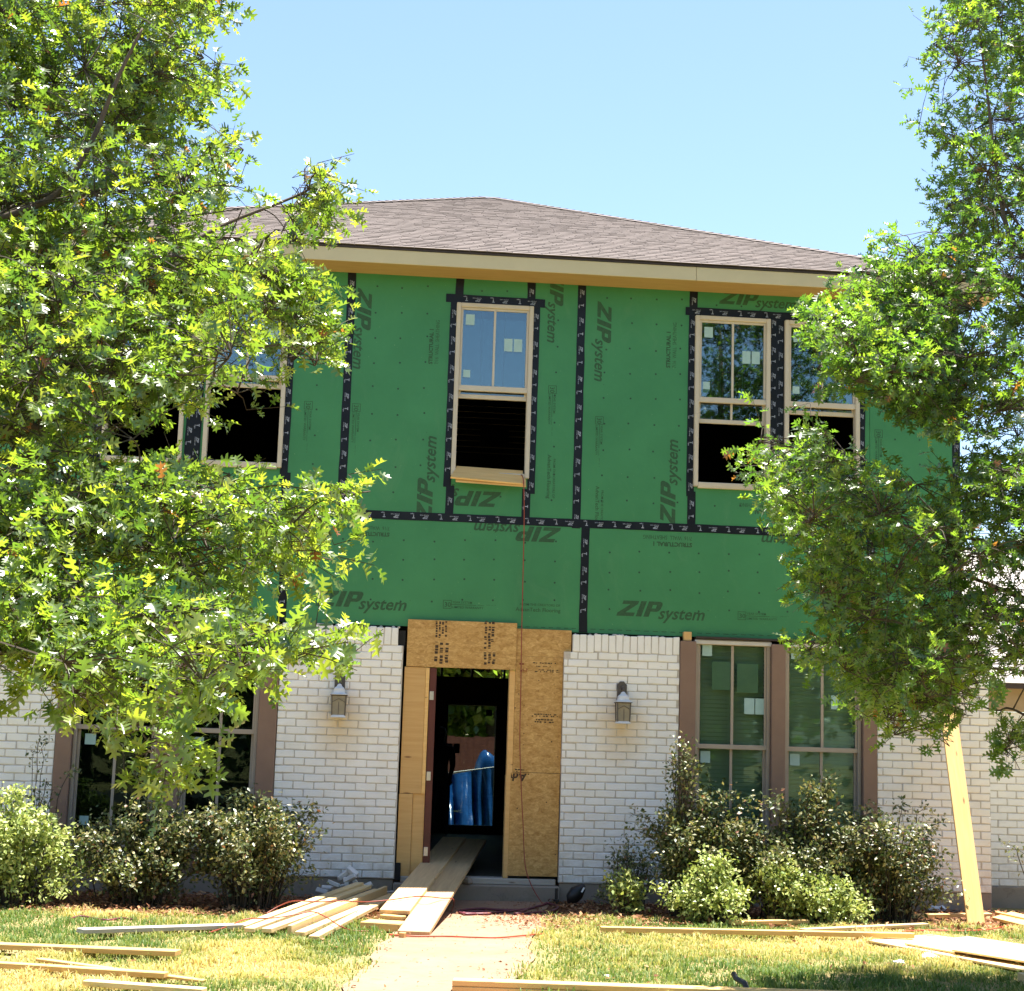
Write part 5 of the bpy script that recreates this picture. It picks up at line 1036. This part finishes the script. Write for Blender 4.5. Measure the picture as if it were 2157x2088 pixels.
# ---------------------------------------------------------------- lawn, litter
def blades():
    rng = np.random.default_rng(5); n = 330000; Y = -8.2 + 7.2 * rng.random(n) ** .92; X = rng.uniform(-6.5, 7.0, n)
    dl, dr = X - PATHL(Y), X - PATHR(Y); onpath = (dl > -.02 + .12 * rng.random(n) ** 2) & (dr < .02 - .14 * rng.random(n) ** 2); edge = np.minimum(np.abs(dl), np.abs(dr)); nz = vnoise(X * 1.3 + 9, Y * 1.3 + 40, 1); n2 = vnoise(X * 5 + 3, Y * 5 + 60, 2)
    bed = np.where(X < 0, -2.0, -1.6); dens = np.clip(.12 + 1.25 * n2 * (.4 + .9 * nz), 0, 1); dens *= np.where(Y > bed + .1, .0, np.clip((bed + .1 - Y) / .5, .12, 1)); dens *= np.clip(.25 + edge * 2.2, 0, 1); keep = (~onpath) & (rng.random(n) < dens)
    X, Y, nz, n2 = X[keep], Y[keep], nz[keep], n2[keep]; n = len(X); h = rng.uniform(.018, .06, n) * (.45 + 1.2 * n2 * vnoise(X * 11 + 5, Y * 11 + 70, 12) * 1.6); a = rng.uniform(0, 2 * np.pi, n); lean = rng.uniform(.2, 1.1, n)
    b = np.stack([X, Y, np.zeros(n)], 1); w_ = rng.uniform(.0035, .0065, n); side = np.stack([np.cos(a), np.sin(a), 0 * a], 1); fw = np.stack([-np.sin(a), np.cos(a), 0 * a], 1)
    m = b + fw * (h * lean * .35)[:, None] + np.array([0, 0, 1]) * (h * .62)[:, None]; t = b + fw * (h * lean)[:, None] + np.array([0, 0, 1]) * (h)[:, None] * (1 - .25 * lean[:, None])
    V = np.stack([b - side * w_[:, None], b + side * w_[:, None], m + side * w_[:, None] * .8, m - side * w_[:, None] * .8, t], 1).reshape(-1, 3); o = np.arange(n)[:, None, None] * 5
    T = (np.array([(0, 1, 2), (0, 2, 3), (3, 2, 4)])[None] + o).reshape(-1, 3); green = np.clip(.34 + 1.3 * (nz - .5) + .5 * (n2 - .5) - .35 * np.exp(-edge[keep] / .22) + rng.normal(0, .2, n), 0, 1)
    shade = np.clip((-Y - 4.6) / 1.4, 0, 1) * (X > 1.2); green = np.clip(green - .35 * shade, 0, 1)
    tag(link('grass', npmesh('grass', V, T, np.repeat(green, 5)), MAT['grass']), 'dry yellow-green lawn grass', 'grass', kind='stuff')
blades()
def scatter(name, label, n, fn, size, mat, seed, cat):
    rng = np.random.default_rng(seed); P = fn(rng, n); n = len(P); d_ = norm(np.column_stack([rng.normal(0, 1, (n, 2)), rng.normal(0, .35, n)])); up = norm(np.column_stack([rng.normal(0, .45, (n, 2)), np.ones(n)])); sc = size * rng.uniform(.4, 1.3, n)
    V, T, rr = instance(LEAF_V, LEAF_T, P, d_, up, sc, rng.random(n)); tag(link(name, npmesh(name, V, T, rr), mat), label, cat, kind='stuff')
def bedpts(rng, n):
    X = rng.uniform(-6, 6.5, n); Y = -2.35 + 2.3 * rng.random(n) ** 1.05; k = ~((X > -.85) & (X < .75)); X, Y = X[k], Y[k]; hm = .13 * np.exp(-((X + 4.1) / .35) ** 2 - ((Y + 1.45) / .25) ** 2) + .07 * np.exp(-((X + 2.9) / .4) ** 2 - ((Y + 1.2) / .25) ** 2)
    return np.column_stack([X, Y, .012 + hm * rng.random(len(X)) + .02 * rng.random(len(X))])
scatter('leaf_litter', 'dry brown leaves and bark covering the planting beds', 13000, bedpts, .055, MAT['dryleaf'], 3, 'leaf litter')
def pathpts(rng, n):
    Y = -7 + 6.9 * rng.random(n) ** .7; X = PATHL(Y) + (PATHR(Y) - PATHL(Y)) * np.where(rng.random(n) < .5, rng.random(n), np.clip(1 - np.abs(rng.normal(0, .18, n)), 0, 1)); k = rng.random(n) < np.where(Y > -2.2, 1, .35); return np.column_stack([X, Y, np.full(n, .012)])[k]
def mixpts(rng, n):
    X = rng.normal(.75, .45, n); Y = rng.normal(-2.1, .4, n); k = Y < -1.3; return np.column_stack([X, Y, np.full(n, .016)])[k]
scatter('bark_chips', 'reddish bark and leaf scraps spilling onto the right edge of the path', 1500, mixpts, .04, MAT['dryleaf'], 14, 'debris')
scatter('path_debris', 'chips of bark, leaves and sawdust strewn on the path', 900, pathpts, .028, MAT['dryleaf'], 4, 'debris')
def lawnpts(rng, n):
    Y = rng.uniform(-6.9, -1.7, n); X = rng.uniform(-6, 6.5, n); k = vnoise(X * .8 + 5, Y * .8 + 30, 8) > .5; return np.column_stack([X, Y, rng.uniform(.012, .04, n)])[k]
scatter('fallen_leaves', 'dry leaves scattered through the lawn grass', 1500, lawnpts, .045, MAT['dryleaf'], 6, 'leaf litter')
# ---------------------------------------------------------------- trees across the street and behind the back fence
def simple_tree(name, label, x, y, h, r, seed, mat, group, n=5200, ll=.30, z0=.28, ry=None):
    rng = np.random.default_rng(seed); R = tag(empty(name, (x, y, 0)), label, 'tree', group); ry = ry or r
    MB().tube([(0, 0, 0), (.05, 0, h * .25), (0, .1, h * .5), (0, 0, h * .85)], [.25, .18, .13, .03], 8).build('trunk', MAT['bark'], R, smooth=True)
    cl = norm(rng.normal(0, 1, (60, 3))) * rng.uniform(.35, 1, (60, 1)) * np.array([r, ry, h * (1 - z0) / 2]) + np.array([0, 0, h * (1 + z0) / 2]); P = cl[rng.integers(0, 60, n)] + rng.normal(0, 1, (n, 3)) * r * .17
    V, T, rr = instance(LEAF_V * np.array([1.4, 1, 1]), LEAF_T, P, norm(rng.normal(0, 1, (n, 3))), norm(rng.normal(0, .6, (n, 3)) + np.array([0, 0, 1])), ll * rng.uniform(.6, 1.3, n), np.clip(rng.normal(.45, .25, n), 0, .95)); link('crown', npmesh('crown', V, T, rr), mat, R, 'stuff')
    br_ = MB()
    for c in cl[::3]: br_.tube([(0, 0, h * .35), tuple(c * .5 + np.array([0, 0, h * .3])), tuple(c)], [.07, .04, .015], 4)
    br_.build('branches', MAT['bark'], R, kind='stuff')
for k, (x, y, h) in enumerate(((-30, -44, 8), (-21, -42, 7.5), (-12, -45, 8.5), (-4, -43, 7.5), (4, -46, 8.5), (12, -43, 8), (21, -45, 8.5), (31, -42, 8), (-9, -52, 9), (8, -53, 9))):
    simple_tree('street_tree', 'tree across the street behind the viewer, mirrored in the windows', x, y, h, 4.6, 50 + k, MAT['oakR'], 'trees across the street', 3600, .5, .10)
simple_tree('garden_tree', 'leafy tree behind the back fence, left in the glass door', -2.4, 24, 8, 3.2, 70, MAT['oak'], 'trees behind the back fence', 9000, .30, .12)
simple_tree('garden_tree', 'leafy tree behind the back fence, right in the glass door', 1.8, 23, 8, 3.0, 71, MAT['oak'], 'trees behind the back fence', 9000, .30, .12)
simple_tree('garden_tree', 'tallest leafy tree, farthest behind the back fence in the glass door', -.3, 29, 10, 4.5, 72, MAT['oakR'], 'trees behind the back fence', 9000, .4, .08)
